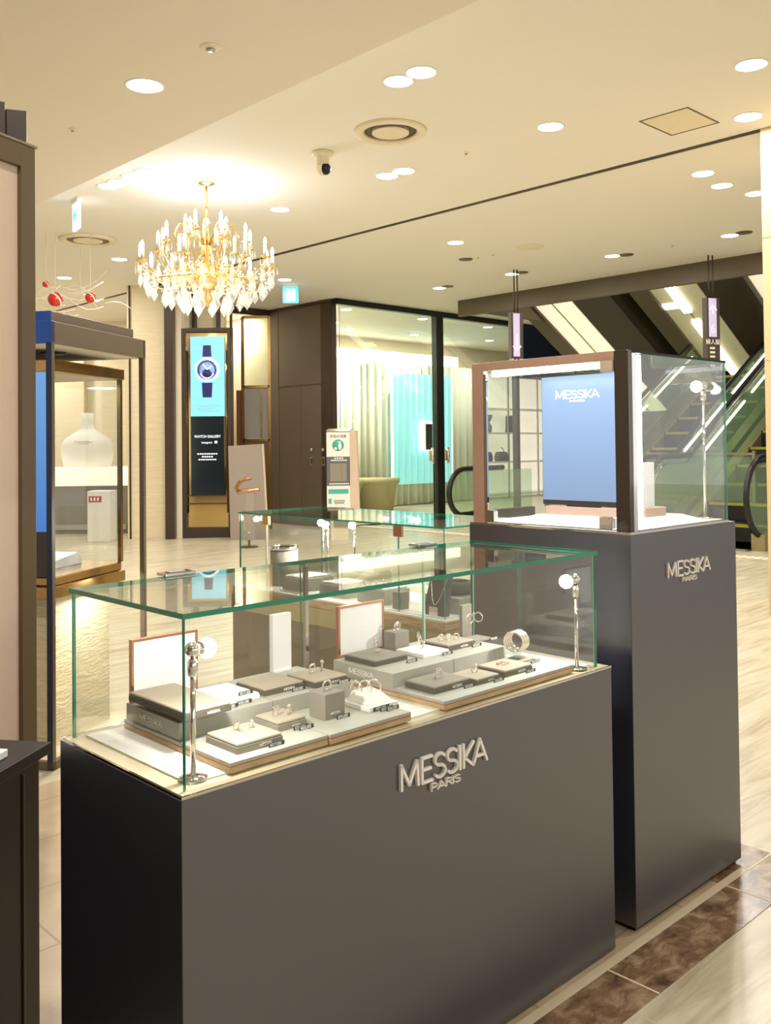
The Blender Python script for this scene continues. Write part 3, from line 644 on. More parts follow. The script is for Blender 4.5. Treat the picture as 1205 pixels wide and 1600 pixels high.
def lamp_post(O, x, y, z, h, label, aim, power=2.2, group='slim spot lamps in the cases', r=.0042, both=False):
    w = grid_thing('spot_lamp', label, 'lamp', O, x, y, z, 0, group)
    MB().lathe([(0, 0), (.021, 0), (.021, .0015), (.006, .004), (0, .004)], n=28).build('base', 'steel', w)
    MB().lathe([(r, .003), (r, h - .035)], n=12).build('post', 'chrome', w)
    MB().lathe([(0, h - .04), (.0075, h - .038), (.0075, h - .018), (.005, h - .014), (0, h - .014)], n=14).build('collar', 'chrome', w)
    MB().tube([(0, 0, h - .014), (-.002, -.002, h - .005), (0, 0, h + .002)], .003, 8).build('cable', 'black', w)
    ax = Vector(aim).normalized(); c = Vector((0, 0, h))
    q = MB(); q.ball(c, .0115, n=18); q.lathe([(0, .004), (.0075, .005), (.0075, .011), (.0105, .013), (.0105, .0165), (0, .0165)], tuple(c), 20, tuple(ax)); hd = q.build('lamp_head', 'chrome', w)
    q = MB(); q.lathe([(0, .0165), (.009, .0165), (.0138, .0215), (.0148, .027), (.0138, .0325), (.0095, .038), (.004, .0405), (0, .041)], tuple(c), 22, tuple(ax)); q.build('lens', 'bulb', w)
    light('spot_lamp_light', 'POINT', tuple(c + ax * .06), power, (1, .97, .92), .012, parent=w)
    return w
lamp_post(CO, .051, .051, .617, .187, 'slim chrome spot lamp at the front left corner inside the low showcase', (1, .1, -.08), 2.5)
lamp_post(CO, .996, .034, .617, .192, 'slim chrome spot lamp at the right end inside the low showcase', (-1, .25, -.15), 2.5)

# trays and risers
def tray(x0, x1, y0, y1, label):
    w = grid_thing('display_tray', label, 'tray', CO, x0, y0, .617, 0, 'low trays on the showcase deck')
    MB().box(0, x1 - x0, 0, y1 - y0, 0, .009).build('tray_edge', 'oak', w, bevel=.0008)
    MB().box(.0006, x1 - x0 - .0006, .0006, y1 - y0 - .0006, .009, .0103).build('red_line', 'red', w)
    MB().box(0, x1 - x0, 0, y1 - y0, .0103, .016).build('tray_top', 'traytop', w, bevel=.0008); return w
tray(.097, .286, .024, .345, 'left low oak-edged tray, in front of the corner lamp'); tray(.2885, .474, .02, .345, 'middle low oak-edged tray, next right of the left one'); tray(.561, .962, .019, .345, 'long right low oak-edged tray on the showcase deck')
def riser(x0, x1, y0, y1, z1, label, lg=False):
    w = grid_thing('display_riser', label, 'riser', CO, x0, y0, .633, 0, 'grey riser blocks')
    MB().box(0, x1 - x0, 0, y1 - y0, 0, z1 - .633).build('block', 'riser', w, bevel=.0008)
    if lg:
        o = logo(w, -.0006, (y1 - y0) * .72, .0105, .072, .0095, .0008, 'print', rz=-pi / 2, sub=.16)
    return w
riser(.100, .2855, .17, .342, .661, 'left grey riser block with brand lettering on its end', True); riser(.2875, .474, .17, .342, .661, 'grey riser block on the middle tray')
riser(.560, .735, .155, .33, .661, 'grey riser block with brand lettering under the round-necked ring pads', True); riser(.7365, .905, .155, .33, .661, 'plain grey riser block at the right of the back row')

LET = {}
def tiny_logo(parent, x, y, z, wd, m='print'):
    k = (round(wd, 4), m)
    if k not in LET:
        mb, _ = word_mesh('MESSIKA', wd * .17, wd, .16, .0005); LET[k] = mb.finish('brand_lettering', m)
    o = bpy.data.objects.new('brand_lettering', LET[k]); COL.objects.link(o); o.parent = parent; o.location = (x, y, z); return o
def pad(x0, x1, y0, y1, z, h, label, m='puff', side='standd', lg=True, feet=0, tilt=0, O=None):
    w = grid_thing('jewellery_pad', label, 'display pad', O or CO, x0, y0, z, 0, 'suede jewellery pads'); a, b = x1 - x0, y1 - y0
    if feet: MB().box(a * .2, a * .8, b * .2, b * .8, 0, feet + .002).build('foot', 'stand', w)
    base = MB().box(0, a, 0, b, feet, feet + h * .66).build('base', side, w, bevel=.0008)
    top = MB().box(.0008, a - .0008, .0008, b - .0008, feet + h * .66, feet + h).build('padded_top', m, w, bevel=.0028, seg=3)
    if lg: tiny_logo(w, a * .48, -.0004, feet + h * .22, a * .27)
    return w
def price(x, y, z, txt, label, rot=0, lit=False):
    w = grid_thing('price_tag', label, 'price tag', CO, x, y, z, rot, 'black price strips')
    L_ = .029; q = MB(); q.prism([(0, 0), (.0035, 0), (.0016, .0065), (.0005, .0065)], 0, L_, lambda a, b, c: (c, a, b)); q.build('strip', 'tag', w)
    t = text(txt, .0075, 'print', w, (.001, -.0003, .0008), rx=radians(86), ext=.00012, name='price_digits', sx=.78); return w
# left group
pad(.088, .176, .135, .312, .661, .015, 'large dark-sided suede pad raised on a foot at the left back', 'puff', 'standd', True, .012)
pad(.196, .280, .20, .30, .661, .010, 'bright white pad behind the large dark-sided pad', 'boxw', 'boxw', False)
pad(.290, .379, .20, .288, .661, .013, 'taupe square pad in front of the upright white slab')
pad(.386, .466, .178, .264, .661, .013, 'taupe pad carrying a ring at the right of the left riser')
pad(.126, .213, .047, .134, .633, .016, 'taupe pad nearest the corner lamp with two small rings', 'puff', 'stand')
pad(.237, .298, .092, .158, .633, .016, 'small taupe pad with two cubic rings, behind the front pad', 'puff', 'stand')
w = grid_thing('display_cube', 'tall grey suede cube topped with a single ring', 'display cube', CO, .332, .085, .633)
MB().box(0, .045, 0, .043, 0, .044).build('block', 'stand', w, bevel=.001); tiny_logo(w, .012, -.0004, .008, .022)
w = grid_thing('ring_wedge', 'white wedge stand holding three hoops with a dark label plate', 'display stand', CO, .418, .066, .633)
MB().box(0, .07, 0, .07, 0, .008).build('base', 'boxw', w, bevel=.001)
MB().hexa([(.006, .006, .008), (.064, .006, .008), (.064, .068, .008), (.006, .068, .008), (.012, .03, .022), (.058, .03, .022), (.058, .062, .026), (.012, .062, .026)]).build('wedge', 'deck', w, bevel=.002)
MB().box(.008, .046, -.001, 0, .0, .0075).build('label_plate', 'tag', w); tiny_logo(w, .014, -.0014, .0025, .024)
# right group
pad(.584, .686, .066, .146, .633, .014, 'grey pad with a curling ring at the front of the right tray', 'stand')
pad(.688, .758, .052, .122, .633, .012, 'grey pad with a bypass ring, second on the right tray')
pad(.773, .864, .052, .126, .633, .014, 'pale pad with rose necklace, third on the right tray')
pad(.874, .93, .093, .14, .633, .008, 'small low pad under the coiled bracelet', 'stand', 'stand', True)
pad(.575, .667, .22, .312, .661, .012, 'grey pad with an upright pendant before the right white frame', 'stand', 'standd', False)
pad(.693, .772, .20, .282, .661, .008, 'bright white pad holding the tall link bracelet', 'boxw', 'boxw', False)
pad(.776, .862, .208, .285, .661, .014, 'taupe pad with three hoop earrings on the right riser')
pad(.886, .942, .225, .27, .661, .004, 'thin grey plate at the foot of the hoop stand', 'stand', 'stand', False)
w = grid_thing('display_cube', 'grey cube with a chain ring on top, behind the tall link bracelet', 'display cube', CO, .700, .29, .661)
MB().box(0, .042, 0, .036, 0, .040).build('block', 'stand', w, bevel=.001)
w = grid_thing('earring_stand', 'tall flat grey stand with two hoop earrings hung at its side', 'display stand', CO, .91, .285, .633)
MB().box(0, .033, 0, .010, 0, .10).build('panel', 'stand', w, bevel=.001); MB().box(-.004, .04, -.012, .016, 0, .002).build('base', 'acryl', w)
MB().tube([(.033, .004, .075), (.056, .002, .078)], .0008, 6).build('arm', 'gem', w)
# frames and slab
def frame(x0, x1, y, z0, z1, label, th=.008):
    w = grid_thing('white_backdrop_frame', label, 'display board', CO, x0, y, z0, 0, 'copper framed white boards'); a, h = x1 - x0, z1 - z0
    MB().box(.004, a - .004, .0015, th, .004, h - .004).build('white_board', 'boxw', w)
    q = MB()
    for b in ((0, a, h - .005, h), (0, a, 0, .005), (0, .005, .005, h - .005), (a - .005, a, .005, h - .005)): q.box(b[0], b[1], 0, th + .001, b[2], b[3])
    q.build('copper_frame', 'copper', w, bevel=.0006); return w
frame(.103, .236, .329, .661, .770, 'left copper-framed white board standing behind the large suede pad')
frame(.578, .709, .333, .661, .766, 'right copper-framed white board standing on the back riser')
w = grid_thing('white_slab', 'frameless upright white slab between the two framed boards', 'display board', CO, .405, .328, .661)
MB().box(0, .045, 0, .012, 0, .112).build('slab', 'boxw', w, bevel=.0008); MB().box(.003, .042, -.004, .016, 0, .003).build('foot', 'boxw', w)
for i, (x, y, z, t, lab) in enumerate([(.225, .188, .661, '¥385,000', 'left price tag before the white pad'), (.192, .182, .661, '¥319,000', 'front price tag beside the large suede pad'),
        (.240, .205, .671, '¥517,000', 'price tag lying on the white pad front'), (.345, .190, .661, '¥382,800', 'price tag before the taupe square pad'), (.437, .171, .661, '¥708,000', 'price tag under the ring pad at the riser edge'),
        (.180, .038, .633, '¥517,000', 'price tag nearest the corner, before the front ring pad'), (.262, .080, .633, '¥704,000', 'price tag before the small pad of cubic rings'), (.268, .073, .633, '¥605,000', 'second price tag before the small pad of cubic rings'),
        (.352, .076, .633, '¥792,000', 'price tag before the tall grey cube'), (.436, .056, .633, '¥891,000', 'price tag before the white wedge stand'), (.446, .051, .633, '¥583,000', 'second price tag before the white wedge stand'),
        (.655, .054, .633, '¥693,000', 'price tag before the curling ring pad'), (.730, .042, .633, '¥363,000', 'price tag before the bypass ring pad'), (.832, .042, .633, '¥396,000', 'price tag before the rose necklace pad'),
        (.905, .085, .633, '¥2,570,000', 'price tag before the coiled bracelet'), (.642, .196, .661, '¥484,000', 'price tag before the upright pendant pad'), (.742, .190, .661, '¥561,000', 'price tag before the tall link bracelet'),
        (.845, .198, .661, '¥638,000', 'price tag before the three hoop earrings'), (.925, .215, .661, '¥429,000', 'price tag at the foot of the hoop stand')]):
    price(x, y, z, t, lab)
# jewellery
def jewel(name, label, x, y, z, rot=0, cat='jewellery', O=None, group=None): return grid_thing(name, label, cat, O or CO, x, y, z, rot, group)
def ring(x, y, z, label, rot=0, R=.0085, motif='stone', m='gem', tiltx=.15, r=.0012):
    w = jewel('ring', label, x, y, z, rot, 'ring', group='rings on pads')
    ax = Vector((sin(tiltx) + .0, 1, .12)).normalized()
    MB().torus((0, 0, R + r - .0004), R, r, tuple(ax), 26, 6).build('band', m, w)
    if motif == 'stone': MB().ball((0, 0, 2 * R + .0015), .0036, n=8).build('stone', 'gem', w)
    elif motif == 'cubes':
        q = MB()
        for s in (-1, 1): q.box(s * .0045 - .0022, s * .0045 + .0022, -.0028, .0028, 2 * R - .002, 2 * R + .0045)
        q.build('cube_setting', 'gem', w, bevel=.0005)
    elif motif == 'halo': MB().torus((0, 0, 2 * R - .001), .0045, .0016, (0, .5, 1), 16, 6).build('halo', 'gem', w)
    elif motif == 'fan':
        q = MB()
        for k in range(5): a = radians(35 + k * 28); q.ball((cos(a) * R, 0, R + sin(a) * R + .001), .0022, n=8)
        q.build('stones', 'gem', w)
    return w
ring(.165, .106, .648, 'ring with a trailing chain on the front taupe pad, left of two', .3, .0058, 'halo'); ring(.190, .100, .648, 'plain small ring on the front taupe pad, right of two', .5, .005, 'stone')
MB().tube([(.165, .100, .650), (.171, .092, .6495), (.176, .086, .6495), (.182, .083, .6495)], .0011, 6).build('trailing_chain', 'gem', None).name = 'chain'
bpy.data.objects['chain'].data.transform(Matrix.Identity(4)); o = bpy.data.objects['chain']; o.rotation_euler.z = ROT; o.location = (CO.x, CO.y, 0); tag(o, 'tiny trailing silver chain on the front taupe pad', 'chain')
ring(.258, .126, .648, 'left ring with cubes on the small back pad', .2, .006, 'cubes'); ring(.280, .118, .648, 'right ring with cubes on the small back pad', .7, .006, 'cubes')
ring(.354, .106, .6765, 'fan-set ring standing on the tall grey cube', .1, .0085, 'fan', r=.0016); ring(.424, .232, .673, 'halo ring standing on the taupe pad by the slab', .4, .0085, 'halo'); ring(.448, .232, .673, 'wide band ring behind the halo ring on the taupe pad', .9, .0085, 'stone', 'satin')
for k, (x, y) in enumerate([(.436, .122), (.453, .116), (.470, .110)]):
    w = jewel('hoop', ['left', 'middle', 'right'][k] + ' hoop bracelet standing on the white wedge', x, y, .654, -.15 + .1 * k, 'bracelet', group='hoops on the wedge')
    MB().torus((0, 0, .008), .013, .0016, (1, .35, 0), 24, 6, sq=1).build('hoop_band', 'gem', w)
    if k == 0: MB().ball((0, 0, .021), .0035, n=8).build('stone', 'gem', w)
w = jewel('ring', 'curling floral ring on the first grey pad of the right tray', .638, .108, .6475, .3, 'ring', group='rings on pads')
q = MB(); q.torus((0, 0, .007), .0075, .0012, (.4, 1, .2), 20, 6); q.torus((.008, .002, .010), .006, .0015, (1, .4, .2), 18, 6); q.torus((.013, .004, .012), .004, .0013, (0, .4, 1), 14, 6); q.tube([(-.016, -.004, .0012), (-.006, -.002, .003), (.004, 0, .0015)], .0012, 6); q.build('curls', 'gem', w)
w = jewel('ring', 'bypass ring on the second grey pad of the right tray', .728, .092, .6445, .2, 'ring', group='rings on pads')
q = MB(); q.torus((0, 0, .0068), .0068, .001, (.6, 1, .0), 22, 6); q.tube([(-.004, 0, .008), (.001, -.001, .014), (.005, -.001, .0165)], .0014, 6); q.build('band', 'satin', w)
w = jewel('necklace', 'rose gold beaded necklace coiled on the pale pad', .812, .09, .6475, 0, 'necklace')
q = MB()
for k in range(22): a = k * .42; q.ball((cos(a) * .017 * (.5 + .5 * sin(k * .37) ** 2) + k * .0003, sin(a) * .009, .0018 + .0008 * (k % 3)), .0019, n=8)
q.build('beads', 'rose', w)
w = jewel('bracelet', 'large coiled four-band diamond bracelet on a clear stand at right', .893, .116, .641, .15, 'bracelet')
MB().box(-.018, .018, -.014, .014, 0, .003).build('clear_base', 'acryl', w); MB().box(-.007, .007, -.006, .006, .003, .016).build('clear_stem', 'acryl', w)
for k in range(4):
    c = Vector((-.012 + .0085 * k, .0, .0385)); b = MB().torus(tuple(c), .0205, .0024, (1, .28 - .06 * k, .1), 40, 8).build('band', 'gem', w)
MB().obox((-.016, -.012, .028), (.004, .012, .024), .004, .003).build('front_bar', 'gem', w)
w = jewel('pendant', 'slender upright pendant on the grey pad before the white frame', .632, .272, .6725, .2, 'pendant')
q = MB(); q.tube([(0, 0, 0), (0, 0, .005)], .002, 8); q.box(-.009, .006, -.0025, .0025, .0045, .0065); q.tube([(-.002, 0, .006), (-.006, 0, .020)], .0011, 6); q.torus((-.008, 0, .022), .004, .0013, (0, 1, .3), 14, 6); q.torus((-.010, 0, .029), .003, .0012, (0, 1, .3), 14, 6); q.build('setting', 'gem', w)
w = jewel('bracelet', 'tall white-gold link bracelet leaning up from the white pad', .735, .245, .669, .35, 'bracelet')
q = MB()
for k in range(4):
    c = Vector((.004 * k * -1.5, 0, .006 + .0088 * k)); s_ = .0042 if k % 2 else .0050
    for p1, p2 in (((-s_, -s_), (s_, -s_)), ((s_, -s_), (s_, s_)), ((s_, s_), (-s_, s_)), ((-s_, s_), (-s_, -s_))): q.obox(c + Vector((p1[0] + p1[1] * -.3, 0, p1[1])), c + Vector((p2[0] + p2[1] * -.3, 0, p2[1])), .003, .0028, (0, 1, 0))
q.tube([(.0, 0, .001), (.008, 0, .006), (.014, 0, .014)], .002, 6); q.build('links', 'gem', w)
for k, x in enumerate((.800, .815, .832)):
    w = jewel('hoop_earring', ['left', 'middle', 'right'][k] + ' of three hoop earrings in a row on the taupe pad', x, .25 - .008 * k, .6745, .5, 'earring', group='hoop earrings on the pad')
    MB().torus((0, 0, .0068), .0068, .0015, (1, .9, .1), 22, 6).build('hoop_ring', 'gem', w)
w = jewel('ring', 'chain-link ring on the grey cube behind', .724, .308, .7, .3, 'ring', group='rings on pads')
q = MB(); q.torus((0, 0, .010), .0085, .0015, (.3, 1, .1), 24, 6); q.torus((.0, 0, .012), .005, .0015, (0, 1, .5), 18, 6); q.tube([(-.016, 0, .0012), (-.009, 0, .003), (-.004, 0, .001)], .0012, 6); q.build('links', 'gem', w)
for k, (x, ax, lab) in enumerate([(.935, (.15, 1, 0), 'front-facing hoop earring hung on the tall grey stand'), (.964, (1, .35, 0), 'side-on hoop earring hung on the tall grey stand')]):
    w = jewel('hoop_earring', lab, x, .284, .688, 0, 'earring', group='hoop earrings on the stand'); R = .0105
    MB().torus((0, 0, .012), R, .0011, ax, 30, 6).build('hoop_ring', 'gem', w); MB().tube([(0, 0, .012 + R), (0, .002, .0215 + .003)], .0008, 6).build('hook', 'gem', w)
# ------------------------------------------------------------------ tall case
TO = Vector((.5498, 2.1104, 0)); TH = .8921; TZ = 1.3128
w = thing('tall_showcase', 'tall charcoal pedestal case with steel-framed glass top and lettering high on its front', 'display case', tuple(TO), ROT)
MB().box(0, .5115, 0, .4808, .012, TH).build('plinth', 'charcoal', w, bevel=.0015); MB().box(.01, .5, .01, .47, 0, .012).build('foot_strip', 'black', w)
logo(w, .155, -.002, .780, .208, .034, .005, 'letter')
MB().box(.0, .475, .0, .478, TH, TH + .006).build('steel_rim', 'steel', w)
MB().box(.03, .465, .01, .468, TH + .006, TH + .008).build('deck', 'deck', w)
# steel frame of the door on the side that faces the low case
FW, FT = .036, .018; z0, z1 = TH + .006, TZ
MB().box(0, FT, 0, FW, z0, z1).build('frame_post', 'darkrefl', w, bevel=.001); MB().box(0, FT, .428, .466, z0, z1).build('frame_post', 'rosest', w, bevel=.001)  # near post carries its dark reflection as base colour
MB().box(0, FT, FW, .428, z1 - .022, z1).build('frame_header', 'rosest', w, bevel=.001)
MB().box(FT, .034, 0, .006, z0, z1).build('corner_strip', 'steel', w, bevel=.0008)
pane(w, .004, .009, .038, .425, z0 + .001, z1 - .024, .005, name='glass_door', em='chrome')
for y, z in ((.054, z1 - .048), (.062, z0 + .004)):
    MB().box(-.004, .014, y - .018, y + .018, z, z + .028).build('hinge', 'chrome', w, bevel=.0015)
MB().box(-.004, .014, .395, .42, z0 + .002, z0 + .034).build('hinge', 'steel', w, bevel=.0015); MB().box(.0, .006, .418, .428, z0, z1 - .03).build('door_edge', 'chrome', w)
pane(w, .034, .47, .0, .005, z0, z1 - .006, .005, em='gedge'); pane(w, .465, .47, .005, .466, z0, z1 - .006, .005, em='gedge'); pane(w, FT, .465, .461, .466, z0, z1 - .006, .005)
pane(w, FT, .472, -.001, .467, z1 - .006, z1, .006, name='glass_top', em='black')
MB().box(.02, .034, .05, .415, z1 - .036, z1 - .024).build('led_bar', 'ledc', w)
q = MB(); q.tube([(.026, .03, z1 - .02), (.05, .02, z1 - .05), (.03, .022, z1 - .12), (.035, .02, TH + .06), (.03, .02, TH + .008)], .003, 6); q.build('cable', 'chrome', w)
MB().box(.064, .076, .012, .020, z0 + .002, z1 - .008).build('upright_led_bar', 'ledc', w)
d = light('led_bar_light', 'AREA', (.05, .235, z1 - .04), 5, COOL, .1, parent=w); d.data.shape = 'RECTANGLE'; d.data.size = .02; d.data.size_y = .36
lamp_post(TO, .452, .053, TH + .008, .35, 'slim chrome spot lamp in the tall glass case', (-1, .2, -.12), 3, r=.0038)
w = grid_thing('display_cushion', 'wide white padded cushion under the blue screen', 'cushion', TO, .07, .03, TH + .008)
MB().hexa([(0, 0, 0), (.345, 0, 0), (.345, .37, 0), (0, .37, 0), (.05, .045, .016), (.30, .045, .016), (.30, .325, .016), (.05, .325, .016)]).build('cushion_pad', 'deck', w, bevel=.003)
w = grid_thing('video_screen', 'blue upright video screen with white brand lettering in the tall case', 'screen', TO, .155, .125, TH + .024)
SZ0, SZ1 = .038, .360
MB().box(-.004, .03, -.0, .222, 0, .022).build('copper_foot', 'rosest', w, bevel=.001)
MB().box(.0, .016, -.002, .232, SZ0 - .012, SZ1 + .003).build('housing', 'black', w, bevel=.001)
MB().box(-.001, 0, .0, .230, SZ0, SZ1).build('lit_screen', screen('screen blue picture', 'a6caf4', '8aa6cc', 1.0, 2, SZ0, SZ1), w)
MB().box(.002, .014, -.0035, -.002, SZ0 - .01, SZ1).build('edge_trim', 'copper', w); MB().box(.004, .012, .06, .16, .02, SZ0 - .01).build('neck', 'black', w)
o = logo(w, -.0014, .185, .302, .132, .0195, .001, 'scrtext', rz=-pi / 2, sub=.16)
w = grid_thing('card_stand', 'upright white card on a copper block behind the screen in the tall case', 'display board', TO, .20, .06, TH + .024)
MB().box(0, .10, .02, .05, 0, .022).build('copper_foot', 'rosest', w, bevel=.001); MB().box(.0, .062, .03, .042, .022, .135).build('card', 'boxw', w, bevel=.001)
w = grid_thing('hanging_chain', 'column of small ring motifs hanging at the right of the tall case', 'ornament', TO, .33, .30, TH + .024)
q = MB()
for k in range(5): q.torus((0, 0, .018 + k * .026), .008, .002, (.6, 1, 0), 14, 6)
q.build('ring_links', 'copper', w)

# ------------------------------------------------------------------ rear case
RO = Vector((.1882, 3.1079, 0)); RH = .522; RZ = .8274
w = thing('rear_showcase', 'brown glass-topped showcase standing behind the low charcoal one', 'display case', tuple(RO), ROT)
MB().box(-.02, .50, -.02, 1.20, 0, RH - .10).build('plinth', 'brown', w, bevel=.002); MB().box(-.024, .504, -.024, 1.204, RH - .10, RH - .035).build('tan_band', 'tanm', w, bevel=.002)
MB().box(-.02, .50, -.02, 1.20, RH - .035, RH - .006).build('upper_band', 'oak', w, bevel=.001); MB().box(-.018, .498, -.018, 1.198, RH - .006, RH).build('white_deck', 'deck', w)
pane(w, 0, .005, 0, .216, RH, RZ - .006, .005); pane(w, 0, .005, .218, .985, RH, RZ - .006, .005, name='glass_door'); pane(w, 0, .005, .988, 1.175, RH, RZ - .006, .005)
pane(w, .005, .45, 0, .005, RH, RZ - .006, .005); pane(w, .005, .45, 1.17, 1.175, RH, RZ - .006, .005); pane(w, .445, .45, .005, 1.17, RH, RZ - .006, .005)
pane(w, -.003, .453, -.003, 1.18, RZ - .006, RZ, .006, name='glass_top')
for y in (.216, .986): MB().box(-.006, .008, y - .02, y + .02, RZ - .045, RZ - .006).build('hinge', 'gold' if y > .5 else 'copper', w, bevel=.002)
MB().box(-.002, .006, .982, .988, RH, RZ - .01).build('door_rail', 'gem', w)
MB().box(.35, .446, .1, 1.1, RH, RH + .002).build('deck_runner', 'sand', w)
def rpad(x, y, a, b, h, label, m='traytop', z=RH, top='boxw'):
    w = grid_thing('display_block', label, 'display pad', RO, x, y, z, 0, 'grey blocks in the rear showcase')
    MB().box(0, a, 0, b, 0, h).build('block', m, w, bevel=.002)
    if top: MB().box(.006, a - .006, .006, b - .006, h, h + .008).build('top_pad', top, w, bevel=.003)
    return w
rpad(.095, .02, .18, .17, .055, 'nearest wide grey block under the round bangle in the rear showcase', 'riser', RH, None)
rpad(.05, .34, .13, .15, .05, 'grey block with a white pad left of the necklace in the rear showcase')
rpad(.05, .56, .14, .15, .045, 'grey block with a white pad in the middle of the rear showcase')
rpad(.04, .80, .16, .13, .05, 'grey block with a white pad near the gold hinge of the rear showcase')
rpad(.22, .60, .12, .2, .07, 'taller grey block behind the middle one in the rear showcase', 'riser', RH, 'stand')
rpad(.30, .02, .09, .09, .13, 'tall white block at the right end of the rear showcase', 'boxw', RH, None)
rpad(.03, .235, .04, .045, .06, 'small taupe cube by the necklace in the rear showcase', 'stand', RH, None)
w = grid_thing('oval_bangle', 'wide dark oval bangle lying on the nearest grey block', 'bracelet', RO, .175, .10, RH + .055)
MB().lathe([(.045, 0), (.06, .012), (.062, .03), (.05, .045), (.045, .045), (.05, .03), (.048, .012), (.04, .002)], n=36, closed=True).build('bangle_shell', 'standd', w)
w = grid_thing('bracelet_cylinder', 'grey cylinder bracelet stand with a steel rim in the rear showcase', 'display stand', RO, .125, 1.03, RH)
MB().lathe([(0, 0), (.058, 0), (.058, .15), (0, .15)], n=36).build('cylinder', 'stand', w, bevel=0); MB().lathe([(.055, .15), (.062, .15), (.062, .162), (.055, .162)], n=36, closed=True).build('rim', 'steel', w); MB().lathe([(0, .152), (.055, .152), (.055, .1505), (0, .1505)], n=36).build('dark_top', 'black', w)
w = grid_thing('necklace_easel', 'brown easel card with a silver necklace in the rear showcase', 'necklace', RO, .03, .10, RH)
MB().hexa([(0, -.075, 0), (.02, -.075, 0), (.02, .03, 0), (0, .03, 0), (.04, -.07, .15), (.05, -.07, .15), (.05, .02, .15), (.04, .02, .15)]).build('easel_card', 'standd', w)
q = MB(); pts = [(.036 - .0 * t, -.065 + .085 * t, .145 - .11 * sin(pi * t)) for t in [i / 14 for i in range(15)]]; q.tube([(p[2] * .27 - .003, p[1], p[2]) for p in pts], .0022, 6); q.box(-.005, .002, -.045, -.005, .0, .03); q.build('necklace_chain', 'gem', w)
for k, (x, y, lab) in enumerate([(.06, .44, 'left ring with round stone on the rear showcase pad'), (.085, .40, 'right ring with round stone on the rear showcase pad')]):
    w = jewel('cocktail_ring', lab, x, y, RH + .058, .2, 'ring', RO, 'rings in the rear showcase'); MB().torus((0, 0, .017), .016, .004, (1, .4, 0), 24, 8).build('band', 'gem', w)
for k, (x, y, lab) in enumerate([(.30, .98, 'left unlit-looking spot head in the rear showcase'), (.24, .88, 'brightest middle spot lamp in the rear showcase'), (.30, .78, 'right spot lamp in the rear showcase')]):
    w = lamp_post(RO, x, y, RH, .255, lab, (-1, -.5, -.1), 5 if k == 1 else 2)

# ------------------------------------------------------------------ black counter at lower left with a white tray
w = thing('black_counter', 'black table edge and panel leg at the lower left corner', 'table', (-.625, 1.735, 0), radians(-100))
# local x runs towards the camera, y runs to the left... (rotated so y = right)
MB().box(0, .9, -.7, 0, .54, .56).build('table_top', 'black', w, bevel=.001)
MB().box(.035, .85, -.66, -.004, 0, .54).build('panel_body', 'black', w, bevel=.001)
MB().box(.085, .09, -.0045, -.001, .01, .53).build('edge_batten', 'brownd', w)
w_ = bpy.data.objects['black_counter']
for o in w_.children:
    if o.name.startswith(('table_top', 'panel_body')):
        for v in o.data.vertices:
            if v.co.y < -.3: v.co.y = -.34 if o.name.startswith('table_top') else -.31
w = thing('white_tray', 'white rectangular tray lying on the black table edge', 'tray', (-.672, 1.655, .56), radians(-100))
MB().box(0, .11, -.12, 0, 0, .014).build('tray_body', 'boxw', w, bevel=.002); MB().box(.008, .102, -.11, -.01, .014, .016).build('tray_inset', 'deck', w, bevel=.001)

# tall cabinet side at the left edge
w = thing('tall_cabinet', 'tall brown-framed cabinet with a pale pink panel at the left edge', 'cabinet', (-.872, 2.3, 0), radians(66 + 180))
# local x runs from the right edge back towards the camera
MB().box(0, 1.0, -.50, -.012, 0, 1.846).build('carcass', 'brown', w, bevel=.002)
MB().box(.045, .96, -.012, 0, .0, 1.79).build('pink_panel', 'pink', w, bevel=.001)
q = MB()
for b in ((0, .045, 0, 1.846), (.96, 1.0, 0, 1.846), (.045, .96, 1.79, 1.846)): q.box(b[0], b[1], -.012, .012, b[2], b[3])
q.build('face_frame', 'brown', w, bevel=.001)
MB().box(-.006, 1.0, -.5, .014, 1.846, 1.852).build('cornice_trim', 'satin', w)
q = MB()
for k in range(14):
    x = -.006 + k * .068; q.prism([(x, -.02), (x + .034, .012), (x + .066, -.02), (x + .066, -.3), (x, -.3)], 1.852, 1.93)
q.build('fluted_crown', 'brownd', w)

# freestanding glazed display cabinet
SO = Vector((-1.15, 3.21, 0)); SR = radians(75)
w = thing('framed_vitrine', 'freestanding bronze-framed glass cabinet with a blue reflection painted on its front and a textured cream base', 'display cabinet', tuple(SO), SR)
LX, LY, HZ = .64, .62, 1.545; pw = .021
for x in (0, LX - pw):
    for y in (0, LY - pw): MB().box(x, x + pw * .9, y, y + pw, .0, HZ).build('post', 'brown', w, bevel=.002)
MB().box(0, LX, 0, pw, HZ - .075, HZ).build('header', 'brown', w, bevel=.002); MB().box(0, LX, LY - pw, LY, HZ - .075, HZ).build('header', 'brown', w, bevel=.002)
MB().box(-.003, pw, 0, LY, HZ - .075, HZ + .001).build('blue_reflection_header', 'bluerefl', w, bevel=.002); MB().box(LX - pw, LX, 0, LY, HZ - .075, HZ).build('header', 'brown', w, bevel=.002)  # front header coloured blue for the blue light it reflects
MB().box(.02, LX - .07, .015, LY - .02, HZ, HZ + .038).build('cap', 'brown', w, bevel=.002); MB().box(.016, .02, .015, LY - .02, HZ, HZ + .038).build('blue_reflection_cap', 'bluerefl', w)  # cap front likewise holds a painted blue reflection
MB().box(-.0025, 0, 0, pw, .03, HZ - .075).build('blue_reflection_post', 'navyrefl', w)  # thin plate painting the navy reflection on the near post
MB().box(pw, LX - pw, pw, LY - pw, HZ - .075, HZ - .06).build('inner_ceiling', 'cream', w)
MB().lathe([(0, HZ - .081), (.045, HZ - .081), (.05, HZ - .075), (0, HZ - .075)], (.30, .2, 0), 24).build('lamp_disc', 'brownd', w)
